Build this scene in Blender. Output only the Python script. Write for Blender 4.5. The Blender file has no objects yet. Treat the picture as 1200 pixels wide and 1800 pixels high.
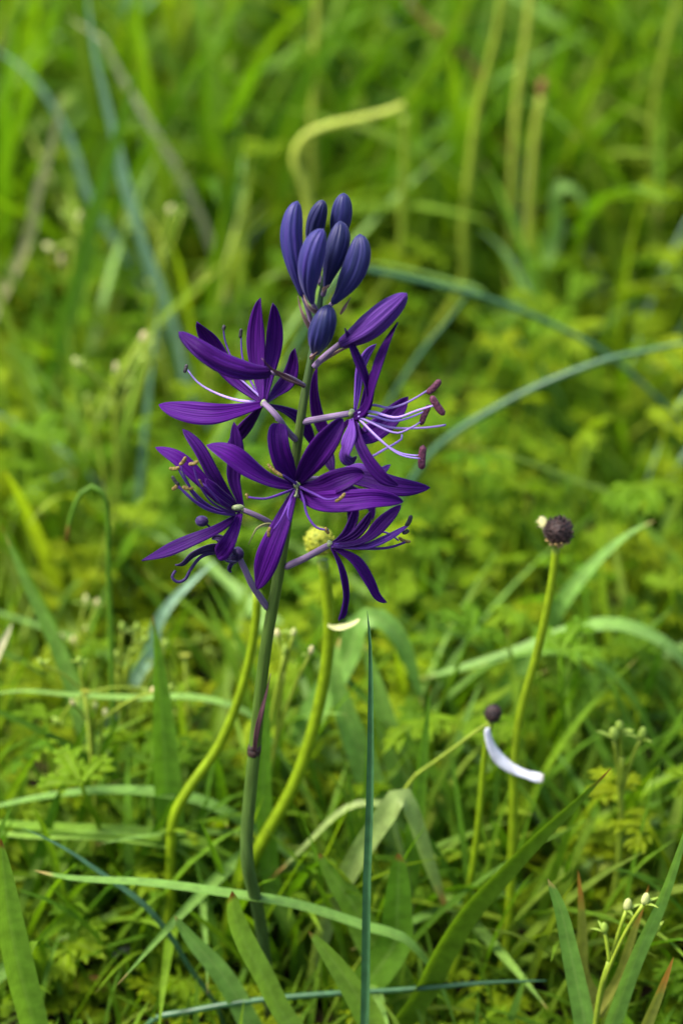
import bpy, math, random
import numpy as np
from mathutils import Vector
R = math.radians
rnd = random.Random(11)
rng = np.random.default_rng(7)
SC = bpy.context.scene
COL = SC.collection

# ------------------------------------------------------------------ camera
CAM_H, PITCH, FPX = 0.505, R(28.0), 3837.0
cam_d = bpy.data.cameras.new('camera'); cam = bpy.data.objects.new('camera', cam_d); COL.objects.link(cam)
cam.location = (0, 0, CAM_H); cam.rotation_euler = (R(90) - PITCH, 0, 0)
cam_d.sensor_fit = 'VERTICAL'; cam_d.lens = 50.0; cam_d.sensor_height = 1800 / FPX * 50.0
cam_d.clip_start = 0.02; cam_d.clip_end = 2000
cam_d.dof.use_dof = True; cam_d.dof.focus_distance = 0.628; cam_d.dof.aperture_fstop = 4.7
cam_d.dof.aperture_blades = 0
SC.camera = cam
# ------------------------------------------------------------------ world + sun
SUN_EL, SUN_AZ = R(60), R(-100)          # azimuth from +Y (ahead), negative = towards the left
W = bpy.data.worlds.new('World'); SC.world = W; W.use_nodes = True
wn = W.node_tree.nodes; wl = W.node_tree.links
sky = wn.new('ShaderNodeTexSky'); sky.sky_type = 'NISHITA'; sky.sun_disc = False
sky.sun_elevation = SUN_EL; sky.sun_rotation = SUN_AZ; sky.air_density = 1.0; sky.dust_density = 3.0; sky.ozone_density = 0.6
wn['Background'].inputs['Strength'].default_value = 0.15
wl.new(sky.outputs['Color'], wn['Background'].inputs['Color'])
sd = bpy.data.lights.new('sun', 'SUN'); sd.energy = 3.2; sd.angle = R(18); sd.color = (1, .94, .84)
sun = bpy.data.objects.new('sun', sd); COL.objects.link(sun)
sdir = Vector((math.sin(SUN_AZ) * math.cos(SUN_EL), math.cos(SUN_AZ) * math.cos(SUN_EL), math.sin(SUN_EL)))
sun.rotation_euler = sdir.to_track_quat('Z', 'Y').to_euler(); sun.location = (0, 0, 3)
SC.view_settings.view_transform = 'Standard'; SC.view_settings.look = 'None'
SC.view_settings.exposure = 1.7; SC.view_settings.gamma = 1.0
SC.render.engine = 'CYCLES'
SC.cycles.use_denoising = True
SC.cycles.max_bounces = 8; SC.cycles.transmission_bounces = 6; SC.cycles.diffuse_bounces = 5

# ------------------------------------------------------------------ pixel geometry
CP = np.array((0, 0, CAM_H)); RT = np.array((1., 0, 0))
FW = np.array((0, math.cos(PITCH), -math.sin(PITCH))); UP = np.array((0, math.sin(PITCH), math.cos(PITCH)))
TC = -FW
def ray(u, v): return FW + RT * ((u - 600) / FPX) - UP * ((v - 900) / FPX)
def on_plane(u, v, Y, k=0.0, w=0.0):
    """photo direction met with the upright plane y = Y + k z; w = millimetres towards the viewer"""
    if Y > .87: Y *= 1.06                      # the tall growth at the back stands in a belt a little farther off
    d = ray(u, v); t = (Y + k * CAM_H) / (d[1] - k * d[2]); t -= w * .001
    return CP + d * t
def on_ground(u, v, z=0.0):
    d = ray(u, v); return CP + d * ((z - CAM_H) / d[2])
def mpp(p): return float(np.dot(p - CP, FW)) / FPX          # metres per photo pixel at a point
def camvec(x, y, z): return RT * x + UP * y + TC * z
def nrm(a): return a / (np.linalg.norm(a) + 1e-12)

def spline(P, n):
    P = np.asarray(P, float)
    if len(P) == 2: return np.linspace(P[0], P[1], n)
    seg = np.linalg.norm(np.diff(P[:, :3], axis=0), axis=1) ** .6 + 1e-9
    T = np.concatenate([[0], np.cumsum(seg)])
    m = np.zeros_like(P)
    m[1:-1] = (P[2:] - P[:-2]) / (T[2:] - T[:-2])[:, None]
    m[0] = (P[1] - P[0]) / seg[0] * 1.5 - m[1] * .5; m[-1] = (P[-1] - P[-2]) / seg[-1] * 1.5 - m[-2] * .5
    D = np.linspace(0, T[-1], 160); out = np.zeros((160, P.shape[1]))
    for i, x in enumerate(D):
        k = min(max(np.searchsorted(T, x) - 1, 0), len(P) - 2); h = T[k + 1] - T[k]; s = (x - T[k]) / h
        out[i] = ((2*s**3 - 3*s*s + 1) * P[k] + (s**3 - 2*s*s + s) * h * m[k] + (-2*s**3 + 3*s*s) * P[k + 1] + (s**3 - s*s) * h * m[k + 1])
    L = np.concatenate([[0], np.cumsum(np.linalg.norm(np.diff(out[:, :3], axis=0), axis=1))])
    q = np.linspace(0, L[-1], n)
    return np.stack([np.interp(q, L, out[:, j]) for j in range(P.shape[1])], 1)

# ------------------------------------------------------------------ mesh helpers
class MB:
    def __init__(s): s.v = []; s.f = []; s.uv = []; s.n = 0; s.t = []
    def grid(s, G, us, vs, cyc=False, cap=True, tint=0.0):
        m, n = G.shape[:2]; b = s.n
        s.v.append(G.reshape(-1, 3)); s.n += m * n
        for i in range(m - 1):
            for j in range(n if cyc else n - 1):
                j2 = (j + 1) % n; ub = us[j + 1] if (cyc and len(us) > n) else us[j2]
                s.f.append((b + i*n + j, b + i*n + j2, b + (i+1)*n + j2, b + (i+1)*n + j))
                s.uv += [(us[j], vs[i]), (ub, vs[i]), (ub, vs[i+1]), (us[j], vs[i+1])]
                s.t.append(tint)
        if cyc and cap:
            s.f.append(tuple(b + j for j in range(n))[::-1]); s.uv += [(us[j], vs[0]) for j in range(n)][::-1]; s.t.append(tint)
            s.f.append(tuple(b + (m-1)*n + j for j in range(n))); s.uv += [(us[j], vs[-1]) for j in range(n)]; s.t.append(tint)
    def mesh(s, name, mat):
        me = bpy.data.meshes.new(name)
        V = np.concatenate(s.v)
        me.from_pydata([tuple(x) for x in V.tolist()], [], s.f)
        uv = me.uv_layers.new(name='UVMap'); uv.data.foreach_set('uv', np.asarray(s.uv, float).ravel())
        me.polygons.foreach_set('use_smooth', [True] * len(me.polygons))
        a = me.attributes.new('tint', 'FLOAT', 'FACE'); a.data.foreach_set('value', s.t)
        me.materials.append(mat); me.update()
        return me
    def shift(s, o): s.v = [x - o for x in s.v]; return s

def link(name, data, parent=None, loc=None):
    o = bpy.data.objects.new(name, data); COL.objects.link(o)
    if parent is not None: o.parent = parent
    if loc is not None: o.location = tuple(loc)
    return o
def tag(o, label, cat, group=None, kind=None):
    o['label'] = label; o['category'] = cat
    if group: o['group'] = group
    if kind: o['kind'] = kind
    return o
def empty(name, loc, label, cat, group=None):
    o = link(name, None, loc=loc); o.empty_display_size = .01
    return tag(o, label, cat, group)

def frames(C, N0):
    T = np.gradient(C, axis=0); T /= np.linalg.norm(T, axis=1)[:, None] + 1e-12
    if np.ndim(N0) == 1: N0 = np.tile(N0, (len(C), 1))
    B = np.cross(T, N0); bl = np.linalg.norm(B, axis=1)
    for i in range(len(B)):
        if bl[i] < .15: B[i] = B[i-1] if i else np.cross(T[i], RT + .01)
    for i in range(1, len(B)):
        if np.dot(B[i], B[i-1]) < 0: B[i] = -B[i]
    B /= np.linalg.norm(B, axis=1)[:, None] + 1e-12
    N = np.cross(B, T); return T, B, N
def tube(mb, C, r, sides=8, N0=None, lobes=0, lob=0.0, flat=1.0, tint=0.0, cap=True):
    C = np.asarray(C, float); m = len(C)
    r = np.broadcast_to(np.asarray(r, float), (m,))
    if N0 is None: N0 = camvec(.13, .21, 1)
    T, B, N = frames(C, N0)
    a = np.linspace(0, 2*np.pi, sides, endpoint=False); k = 1 + lob * np.cos(lobes * a + .6)
    G = C[:, None] + r[:, None, None] * (B[:, None] * (np.cos(a) * k)[None, :, None] * 1.0 + N[:, None] * (np.sin(a) * k)[None, :, None] * flat)
    mb.grid(G, np.linspace(0, 1, sides + 1), np.linspace(0, 1, m), True, cap, tint)
def ribbon(mb, C, hw, N0, th=.0003, fold=.25, nx=7, ridge=0.0, nr=3, wav=0.0, tw=0.0, tint=0.0, solid=True, ph=0.0, cup=None):
    C = np.asarray(C, float); m = len(C); T, B, N = frames(C, N0)
    if np.any(tw):
        ang = np.linspace(0, 1, m) * tw
        B, N = (B * np.cos(ang)[:, None] + N * np.sin(ang)[:, None]), (N * np.cos(ang)[:, None] - B * np.sin(ang)[:, None])
    s = np.linspace(-1, 1, nx); t = np.linspace(0, 1, m)
    f = fold if cup is None else fold + (cup - fold) * t
    off = (np.abs(s)**1.4)[None, :] * np.reshape(f, (-1, 1)) * hw[:, None] + ridge * np.cos(s * np.pi * nr)[None, :] * np.minimum(hw / (hw.max() + 1e-9), 1)[:, None]
    off = off + wav * hw.max() * np.sin(t * 9 + ph)[:, None] * s[None, :] * np.abs(s)[None, :] * (hw / hw.max())[:, None]
    G = C[:, None] + B[:, None] * (s[None, :, None] * hw[:, None, None]) + N[:, None] * off[..., None]
    us = (s + 1) / 2
    if not solid:
        mb.grid(G, us, t, False, tint=tint); return
    edge = th * (1 - .75 * s**2)
    Bk = G - N[:, None] * edge[None, :, None]
    mb.grid(np.concatenate([G, Bk[:, ::-1]], 1), np.concatenate([us, us[::-1]]), t, True, True, tint)

# ------------------------------------------------------------------ materials
def mat_new(name):
    m = bpy.data.materials.new(name); m.use_nodes = True
    nt = m.node_tree; nt.nodes.clear(); return m, nt.nodes, nt.links
def ramp(n, stops):
    r = n.new('ShaderNodeValToRGB'); e = r.color_ramp.elements
    while len(e) < len(stops): e.new(.5)
    for x, (p, c) in zip(e, stops): x.position = p; x.color = (*c, 1)
    return r
def leaf_mat(name, cols, trans=.35, rough=.5, veins=9, tip=None, tip_at=.93, base=None, patch=0.0, midrib=.25, bump=.25, tw=(1.3, 1.4, .35), spec=.2):
    """foliage: colour ramp driven by object random + per-face tint + growth patches, parallel veins, optional dried tip"""
    m, n, l = mat_new(name)
    out = n.new('ShaderNodeOutputMaterial'); pb = n.new('ShaderNodeBsdfPrincipled'); tr = n.new('ShaderNodeBsdfTranslucent'); mx = n.new('ShaderNodeMixShader')
    oi = n.new('ShaderNodeObjectInfo'); at = n.new('ShaderNodeAttribute'); at.attribute_name = 'tint'
    geo = n.new('ShaderNodeNewGeometry'); ns = n.new('ShaderNodeTexNoise'); ns.inputs['Scale'].default_value = 9; ns.inputs['Detail'].default_value = 2
    l.new(geo.outputs['Position'], ns.inputs['Vector'])
    a = n.new('ShaderNodeMath'); a.operation = 'ADD'; l.new(oi.outputs['Random'], a.inputs[0]); l.new(at.outputs['Fac'], a.inputs[1])
    fr = n.new('ShaderNodeMath'); fr.operation = 'FRACT'; l.new(a.outputs[0], fr.inputs[0])
    pm = n.new('ShaderNodeMapRange'); pm.inputs[1].default_value = .36; pm.inputs[2].default_value = .64; l.new(ns.outputs['Fac'], pm.inputs[0])
    mm = n.new('ShaderNodeMix'); mm.inputs[0].default_value = patch; l.new(fr.outputs[0], mm.inputs[2]); l.new(pm.outputs[0], mm.inputs[3])
    rp = ramp(n, [(i / max(1, len(cols) - 1), c) for i, c in enumerate(cols)]); l.new(mm.outputs[0], rp.inputs[0])
    col = rp.outputs[0]
    uv = n.new('ShaderNodeUVMap'); sx = n.new('ShaderNodeSeparateXYZ'); l.new(uv.outputs[0], sx.inputs[0])
    n2 = n.new('ShaderNodeTexNoise'); n2.inputs['Scale'].default_value = 260; n2.inputs['Detail'].default_value = 3; l.new(geo.outputs['Position'], n2.inputs['Vector'])
    hs = n.new('ShaderNodeHueSaturation'); l.new(col, hs.inputs['Color'])
    vr = n.new('ShaderNodeMapRange'); vr.inputs[1].default_value = .3; vr.inputs[2].default_value = .7; vr.inputs[3].default_value = .78; vr.inputs[4].default_value = 1.2
    l.new(n2.outputs['Fac'], vr.inputs[0]); l.new(vr.outputs[0], hs.inputs['Value']); col = hs.outputs[0]
    # veins
    mu = n.new('ShaderNodeMath'); mu.operation = 'MULTIPLY'; mu.inputs[1].default_value = veins * 2 * math.pi; l.new(sx.outputs[0], mu.inputs[0])
    si = n.new('ShaderNodeMath'); si.operation = 'COSINE'; l.new(mu.outputs[0], si.inputs[0])
    if base:
        bm_ = n.new('ShaderNodeMapRange'); bm_.inputs[1].default_value = .02; bm_.inputs[2].default_value = .35; bm_.inputs[3].default_value = 1; bm_.inputs[4].default_value = 0
        l.new(sx.outputs[1], bm_.inputs[0]); c = n.new('ShaderNodeMix'); c.data_type = 'RGBA'; l.new(bm_.outputs[0], c.inputs[0]); l.new(col, c.inputs[6]); c.inputs[7].default_value = (*base, 1); col = c.outputs[2]
    if midrib:
        ab = n.new('ShaderNodeMath'); ab.operation = 'SUBTRACT'; ab.inputs[1].default_value = .5; l.new(sx.outputs[0], ab.inputs[0])
        ab2 = n.new('ShaderNodeMath'); ab2.operation = 'ABSOLUTE'; l.new(ab.outputs[0], ab2.inputs[0])
        mr = n.new('ShaderNodeMapRange'); mr.inputs[1].default_value = .01; mr.inputs[2].default_value = .09; mr.inputs[3].default_value = midrib; mr.inputs[4].default_value = 0; l.new(ab2.outputs[0], mr.inputs[0])
        c = n.new('ShaderNodeMix'); c.data_type = 'RGBA'; l.new(mr.outputs[0], c.inputs[0]); l.new(col, c.inputs[6]); c.inputs[7].default_value = (.3, .38, .12, 1); col = c.outputs[2]
    if tip:
        na = n.new('ShaderNodeMath'); na.operation = 'MULTIPLY_ADD'; na.inputs[1].default_value = .08; l.new(n2.outputs['Fac'], na.inputs[0])
        nb = n.new('ShaderNodeMath'); nb.operation = 'SUBTRACT'; nb.inputs[1].default_value = .04; l.new(sx.outputs[1], nb.inputs[0]); l.new(nb.outputs[0], na.inputs[2])
        tr_ = ramp(n, [(tip_at - .02, (0, 0, 0)), (min(tip_at + .045, .995), (1, 1, 1))]); l.new(na.outputs[0], tr_.inputs[0])
        c = n.new('ShaderNodeMix'); c.data_type = 'RGBA'; l.new(tr_.outputs[0], c.inputs[0]); l.new(col, c.inputs[6]); c.inputs[7].default_value = (*tip, 1); col = c.outputs[2]
    bp = n.new('ShaderNodeBump'); bp.inputs['Strength'].default_value = bump; bp.inputs['Distance'].default_value = .00008; l.new(si.outputs[0], bp.inputs['Height'])
    l.new(col, pb.inputs['Base Color']); pb.inputs['Roughness'].default_value = rough; pb.inputs['Specular IOR Level'].default_value = spec
    l.new(bp.outputs[0], pb.inputs['Normal'])
    tc = n.new('ShaderNodeMix'); tc.data_type = 'RGBA'; tc.blend_type = 'MULTIPLY'; tc.inputs[0].default_value = 1; l.new(col, tc.inputs[6]); tc.inputs[7].default_value = (*tw, 1); tc.clamp_result = False
    l.new(tc.outputs[2], tr.inputs['Color'])
    mx.inputs[0].default_value = trans; l.new(pb.outputs[0], mx.inputs[1]); l.new(tr.outputs[0], mx.inputs[2]); l.new(mx.outputs[0], out.inputs[0])
    return m
def plain_mat(name, c1, c2, scale=200, rough=.6, bump=.2, spec=.3, stops=(.35, .65)):
    m, n, l = mat_new(name); out = n.new('ShaderNodeOutputMaterial'); pb = n.new('ShaderNodeBsdfPrincipled')
    geo = n.new('ShaderNodeNewGeometry'); ns = n.new('ShaderNodeTexNoise'); ns.inputs['Scale'].default_value = scale; ns.inputs['Detail'].default_value = 4
    l.new(geo.outputs['Position'], ns.inputs['Vector']); rp = ramp(n, [(stops[0], c1), (stops[1], c2)]); l.new(ns.outputs['Fac'], rp.inputs[0])
    bp = n.new('ShaderNodeBump'); bp.inputs['Strength'].default_value = bump; bp.inputs['Distance'].default_value = .002; l.new(ns.outputs['Fac'], bp.inputs['Height'])
    l.new(rp.outputs[0], pb.inputs['Base Color']); l.new(bp.outputs[0], pb.inputs['Normal']); pb.inputs['Roughness'].default_value = rough; pb.inputs['Specular IOR Level'].default_value = spec
    l.new(pb.outputs[0], out.inputs[0]); return m

G_STRAP = [(.065, .150, .010), (.090, .190, .014), (.125, .225, .022)]
M = {}
M['strap'] = leaf_mat('strap_leaf_green', G_STRAP, .35, .42, 9, tip=(.20, .07, .02), tip_at=.985, midrib=.12)
M['strap_tip'] = leaf_mat('strap_leaf_brown_tip', G_STRAP, .35, .42, 9, tip=(.16, .045, .012), tip_at=.975, midrib=.1)
M['lime_tip'] = leaf_mat('lime_leaf_brown_tip', [(.125, .225, .022), (.16, .26, .03)], .4, .45, 9, tip=(.12, .04, .012), tip_at=.985, midrib=.1)
M['olive'] = leaf_mat('olive_leaf', [(.075, .135, .008), (.095, .155, .009)], .4, .4, 8, tip=(.20, .06, .02), tip_at=.965, midrib=.0)
M['pale'] = leaf_mat('pale_leaf_green', [(.100, .205, .032), (.135, .250, .048), (.155, .270, .040)], .35, .5, 8, tip=(.34, .24, .08), tip_at=.985, midrib=.15)
M['pale_tip'] = leaf_mat('pale_leaf_orange_tip', [(.20, .27, .075), (.23, .30, .09)], .35, .5, 8, tip=(.36, .15, .04), tip_at=.94, midrib=.1)
M['orange'] = leaf_mat('orange_withering_leaf', [(.17, .19, .03), (.20, .20, .035)], .35, .5, 8, tip=(.36, .16, .03), tip_at=.86, midrib=.0)
M['blue'] = leaf_mat('blue_green_leaf', [(.026, .078, .028), (.034, .094, .036), (.040, .10, .044)], .2, .38, 6, midrib=.0, tw=(1.1, 1.3, .8), spec=.3)
M['blue_pale'] = leaf_mat('pale_blue_green_leaf', [(.15, .25, .15), (.19, .30, .19)], .35, .45, 6, midrib=.0, tw=(1.1, 1.3, .8), spec=.3)
M['grass'] = leaf_mat('grass_green', [(.040, .105, .006), (.070, .160, .008), (.105, .190, .010), (.17, .225, .030)], .45, .5, 5, patch=.35, midrib=.1, spec=.12, tw=(1.35, 1.4, .25))
M['tall'] = leaf_mat('tall_grass_green', [(.045, .112, .006), (.075, .160, .006), (.115, .195, .008), (.17, .23, .016)], .45, .42, 6, patch=.3, midrib=.12, tip=(.25, .2, .06), tip_at=.985, spec=.12, tw=(1.35, 1.4, .25))
M['herb'] = leaf_mat('ferny_herb_green', [(.045, .125, .005), (.090, .180, .005), (.145, .215, .004), (.20, .245, .004)], .5, .6, 2, patch=.55, midrib=.2, bump=.12, spec=.06, tw=(1.35, 1.4, .2))
M['stalk'] = leaf_mat('yellow_green_stalk', [(.125, .195, .004), (.155, .225, .005)], .15, .4, 5, midrib=0, bump=.15)
M['stalk2'] = leaf_mat('soft_green_stalk', [(.17, .24, .018), (.21, .27, .022)], .25, .45, 5, midrib=0, bump=.15)
M['stalk_y'] = leaf_mat('pale_yellow_stalk', [(.27, .32, .035), (.30, .35, .045)], .25, .5, 5, midrib=0, bump=.1)
M['cream'] = leaf_mat('cream_bud', [(.34, .38, .12), (.46, .44, .22), (.50, .42, .22)], .3, .55, 4, midrib=0)
M['budgreen'] = leaf_mat('bud_green', [(.19, .28, .035), (.24, .33, .05)], .3, .5, 4, midrib=0)
M['yellow'] = plain_mat('yellow_bud', (.13, .17, .008), (.23, .235, .010), 900, .6, .5)
M['seed'] = plain_mat('dark_seed_head', (.007, .004, .004), (.034, .015, .012), 900, .55, .5)
M['seed_tan'] = plain_mat('tan_seed_scale', (.16, .10, .03), (.28, .19, .06), 700, .6, .4)
M['straw'] = leaf_mat('dry_straw', [(.30, .29, .12), (.38, .36, .17), (.42, .40, .22)], .3, .6, 6, midrib=.0, tw=(1, 1, .9))
M['dry'] = leaf_mat('dry_brown_leaf', [(.11, .045, .015), (.17, .07, .025), (.22, .10, .035)], .15, .6, 6, midrib=.1, tw=(1.1, .9, .7))
M['white'] = leaf_mat('white_petal', [(.60, .59, .63), (.66, .65, .68)], .25, .5, 5, midrib=.0, tip=(.72, .62, .46), tip_at=.95, tw=(1, 1, 1), bump=.1)
M['soil'] = plain_mat('dark_soil', (.010, .007, .004), (.040, .026, .014), 60, .95, .8, .1)

def petal_mat(name, c0, c1, vein, edge, trans=.34, rough=.58, nv=9, spec=.10, sheen=.03, tint=(1.3, .9, 1.15)):
    m, n, l = mat_new(name)
    out = n.new('ShaderNodeOutputMaterial'); pb = n.new('ShaderNodeBsdfPrincipled'); tr = n.new('ShaderNodeBsdfTranslucent'); mx = n.new('ShaderNodeMixShader')
    uv = n.new('ShaderNodeUVMap'); sx = n.new('ShaderNodeSeparateXYZ'); l.new(uv.outputs[0], sx.inputs[0])
    mp = n.new('ShaderNodeMapping'); mp.inputs['Scale'].default_value = (16, 2.2, 1); l.new(uv.outputs[0], mp.inputs['Vector'])
    oi = n.new('ShaderNodeObjectInfo'); ad = n.new('ShaderNodeVectorMath'); ad.operation = 'ADD'; l.new(mp.outputs[0], ad.inputs[0])
    sc_ = n.new('ShaderNodeVectorMath'); sc_.operation = 'SCALE'; sc_.inputs['Scale'].default_value = 13; cb = n.new('ShaderNodeCombineXYZ'); l.new(oi.outputs['Random'], cb.inputs[0]); l.new(oi.outputs['Random'], cb.inputs[1]); l.new(cb.outputs[0], sc_.inputs[0]); l.new(sc_.outputs[0], ad.inputs[1])
    ns = n.new('ShaderNodeTexNoise'); ns.inputs['Scale'].default_value = 1.0; ns.inputs['Detail'].default_value = 4; l.new(ad.outputs[0], ns.inputs['Vector'])
    rp = ramp(n, [(.32, c0), (.68, c1)]); l.new(ns.outputs['Fac'], rp.inputs[0])
    # parallel veins, slightly wandering
    wv = n.new('ShaderNodeMath'); wv.operation = 'MULTIPLY_ADD'; wv.inputs[1].default_value = nv * 2 * math.pi; l.new(sx.outputs[0], wv.inputs[0])
    n3 = n.new('ShaderNodeMath'); n3.operation = 'MULTIPLY'; n3.inputs[1].default_value = 5.0; l.new(ns.outputs['Fac'], n3.inputs[0]); l.new(n3.outputs[0], wv.inputs[2])
    co = n.new('ShaderNodeMath'); co.operation = 'COSINE'; l.new(wv.outputs[0], co.inputs[0])
    vm = n.new('ShaderNodeMapRange'); vm.inputs[1].default_value = .15; vm.inputs[2].default_value = 1; vm.inputs[3].default_value = 0; vm.inputs[4].default_value = .30; l.new(co.outputs[0], vm.inputs[0])
    c = n.new('ShaderNodeMix'); c.data_type = 'RGBA'; l.new(vm.outputs[0], c.inputs[0]); l.new(rp.outputs[0], c.inputs[6]); c.inputs[7].default_value = (*vein, 1)
    # paler margin
    ab = n.new('ShaderNodeMath'); ab.operation = 'SUBTRACT'; ab.inputs[1].default_value = .5; l.new(sx.outputs[0], ab.inputs[0])
    ab2 = n.new('ShaderNodeMath'); ab2.operation = 'ABSOLUTE'; l.new(ab.outputs[0], ab2.inputs[0])
    em = n.new('ShaderNodeMapRange'); em.inputs[1].default_value = .38; em.inputs[2].default_value = .5; em.inputs[3].default_value = 0; em.inputs[4].default_value = .3; l.new(ab2.outputs[0], em.inputs[0])
    c2 = n.new('ShaderNodeMix'); c2.data_type = 'RGBA'; l.new(em.outputs[0], c2.inputs[0]); l.new(c.outputs[2], c2.inputs[6]); c2.inputs[7].default_value = (*edge, 1)
    bp = n.new('ShaderNodeBump'); bp.inputs['Strength'].default_value = .5; bp.inputs['Distance'].default_value = .00007; bh = n.new('ShaderNodeMath'); bh.operation = 'MULTIPLY_ADD'; bh.inputs[1].default_value = 4.0; l.new(ns.outputs['Fac'], bh.inputs[0]); l.new(co.outputs[0], bh.inputs[2]); l.new(bh.outputs[0], bp.inputs['Height'])
    hv = n.new('ShaderNodeHueSaturation'); l.new(c2.outputs[2], hv.inputs['Color']); hr = n.new('ShaderNodeMapRange'); hr.inputs[3].default_value = .72; hr.inputs[4].default_value = 1.3; l.new(oi.outputs['Random'], hr.inputs[0]); l.new(hr.outputs[0], hv.inputs['Value'])
    l.new(hv.outputs[0], pb.inputs['Base Color']); l.new(bp.outputs[0], pb.inputs['Normal']); pb.inputs['Roughness'].default_value = rough; pb.inputs['Specular IOR Level'].default_value = spec
    pb.inputs['Sheen Weight'].default_value = sheen; pb.inputs['Sheen Roughness'].default_value = .4; pb.inputs['Sheen Tint'].default_value = (.6, .55, 1, 1)
    tc = n.new('ShaderNodeMix'); tc.data_type = 'RGBA'; tc.blend_type = 'MULTIPLY'; tc.inputs[0].default_value = 1; l.new(hv.outputs[0], tc.inputs[6]); tc.inputs[7].default_value = (*tint, 1); tc.clamp_result = False
    l.new(tc.outputs[2], tr.inputs['Color'])
    mx.inputs[0].default_value = trans; l.new(pb.outputs[0], mx.inputs[1]); l.new(tr.outputs[0], mx.inputs[2]); l.new(mx.outputs[0], out.inputs[0])
    return m
M['petal'] = petal_mat('violet_petal', (.023, .0012, .070), (.058, .0035, .138), (.015, .001, .050), (.075, .008, .17))
M['petal_dk'] = petal_mat('deep_violet_petal', (.016, .001, .054), (.040, .0025, .104), (.010, .001, .038), (.052, .006, .125), trans=.25)
M['petal_li'] = petal_mat('lilac_violet_petal', (.062, .017, .17), (.135, .048, .29), (.045, .010, .14), (.17, .075, .36))
M['bud'] = petal_mat('indigo_bud', (.004, .008, .040), (.014, .012, .075), (.003, .005, .024), (.016, .014, .08), trans=.04, rough=.52, nv=12, spec=.22, sheen=.10)
M['bud_v'] = petal_mat('violet_blue_bud', (.006, .011, .058), (.027, .015, .112), (.005, .008, .038), (.030, .02, .12), trans=.06, rough=.52, nv=12, spec=.22, sheen=.10)
M['fil'] = petal_mat('lilac_filament', (.22, .14, .42), (.30, .21, .50), (.19, .11, .38), (.28, .2, .5), trans=.15, nv=1)
M['fil_dk'] = petal_mat('violet_filament', (.05, .015, .15), (.10, .035, .24), (.04, .012, .12), (.1, .04, .25), trans=.1, nv=1)
M['pedicel'] = petal_mat('lilac_pedicel', (.095, .060, .125), (.165, .115, .19), (.08, .075, .085), (.16, .11, .19), trans=.05, nv=2)
M['wither'] = petal_mat('withered_violet', (.014, .008, .040), (.040, .020, .085), (.01, .006, .03), (.06, .04, .12), trans=.05, rough=.5, sheen=.1)
M['anther'] = plain_mat('maroon_anther', (.040, .007, .020), (.095, .022, .045), 1400, .6, .4)
M['anther_br'] = plain_mat('olive_brown_anther', (.07, .045, .008), (.17, .12, .02), 1400, .6, .4)
M['anther_dk'] = plain_mat('dark_anther', (.010, .009, .012), (.03, .025, .03), 1400, .6, .4)
M['ovary'] = plain_mat('green_ovary', (.09, .13, .05), (.16, .19, .09), 900, .4, .2)
M['bract'] = leaf_mat('papery_bract', [(.24, .14, .13), (.30, .20, .17)], .3, .5, 5, midrib=0, tw=(1, 1, .9))
M['bract_dk'] = leaf_mat('purple_brown_bract', [(.075, .025, .040), (.10, .04, .05)], .25, .45, 5, midrib=.2, tip=(.34, .25, .18), tip_at=.0 + .96, tw=(1, 1, .9))
def stem_mat():
    m, n, l = mat_new('scape_green'); out = n.new('ShaderNodeOutputMaterial'); pb = n.new('ShaderNodeBsdfPrincipled')
    uv = n.new('ShaderNodeUVMap'); sx = n.new('ShaderNodeSeparateXYZ'); l.new(uv.outputs[0], sx.inputs[0])
    mp = n.new('ShaderNodeMapping'); mp.inputs['Scale'].default_value = (14, 26, 1); l.new(uv.outputs[0], mp.inputs['Vector'])
    ns = n.new('ShaderNodeTexNoise'); ns.inputs['Scale'].default_value = 1; ns.inputs['Detail'].default_value = 5; l.new(mp.outputs[0], ns.inputs['Vector'])
    rp = ramp(n, [(0, (.055, .075, .035)), (.18, (.034, .062, .016)), (.55, (.042, .080, .008)), (.85, (.040, .066, .013)), (1, (.016, .046, .026))]); l.new(sx.outputs[1], rp.inputs[0])
    hs = n.new('ShaderNodeHueSaturation'); l.new(rp.outputs[0], hs.inputs['Color']); vr = n.new('ShaderNodeMapRange'); vr.inputs[1].default_value = .3; vr.inputs[2].default_value = .7; vr.inputs[3].default_value = .65; vr.inputs[4].default_value = 1.35
    l.new(ns.outputs['Fac'], vr.inputs[0]); l.new(vr.outputs[0], hs.inputs['Value'])
    bp = n.new('ShaderNodeBump'); bp.inputs['Strength'].default_value = .25; bp.inputs['Distance'].default_value = .0006; l.new(ns.outputs['Fac'], bp.inputs['Height'])
    l.new(hs.outputs[0], pb.inputs['Base Color']); l.new(bp.outputs[0], pb.inputs['Normal']); pb.inputs['Roughness'].default_value = .5; pb.inputs['Specular IOR Level'].default_value = .2; l.new(pb.outputs[0], out.inputs[0]); return m
M['scape'] = stem_mat()

# ================================================================== the setting
def ground():
    xs = np.concatenate([[-400, -60, -12, -4], np.linspace(-2, 2, 61), [4, 12, 60, 400]]); ys = np.concatenate([[-400, -60, -8, -2], np.linspace(-.5, 3.5, 61), [6, 14, 60, 400]])
    X, Y = np.meshgrid(xs, ys); Z = .006 * np.sin(X * 23 + Y * 11) * np.sin(Y * 17 - X * 7) - .006
    Z[(np.abs(X) > 2.1) | (Y > 3.6) | (Y < -.6)] = -.006
    mb = MB(); mb.grid(np.stack([X, Y, Z], -1), np.linspace(0, 1, len(xs)), np.linspace(0, 1, len(ys)))
    o = link('ground', mb.mesh('ground', M['soil'])); o['kind'] = 'structure'; o['label'] = 'dark moist soil under the meadow plants'; o['category'] = 'ground'
ground()

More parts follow.
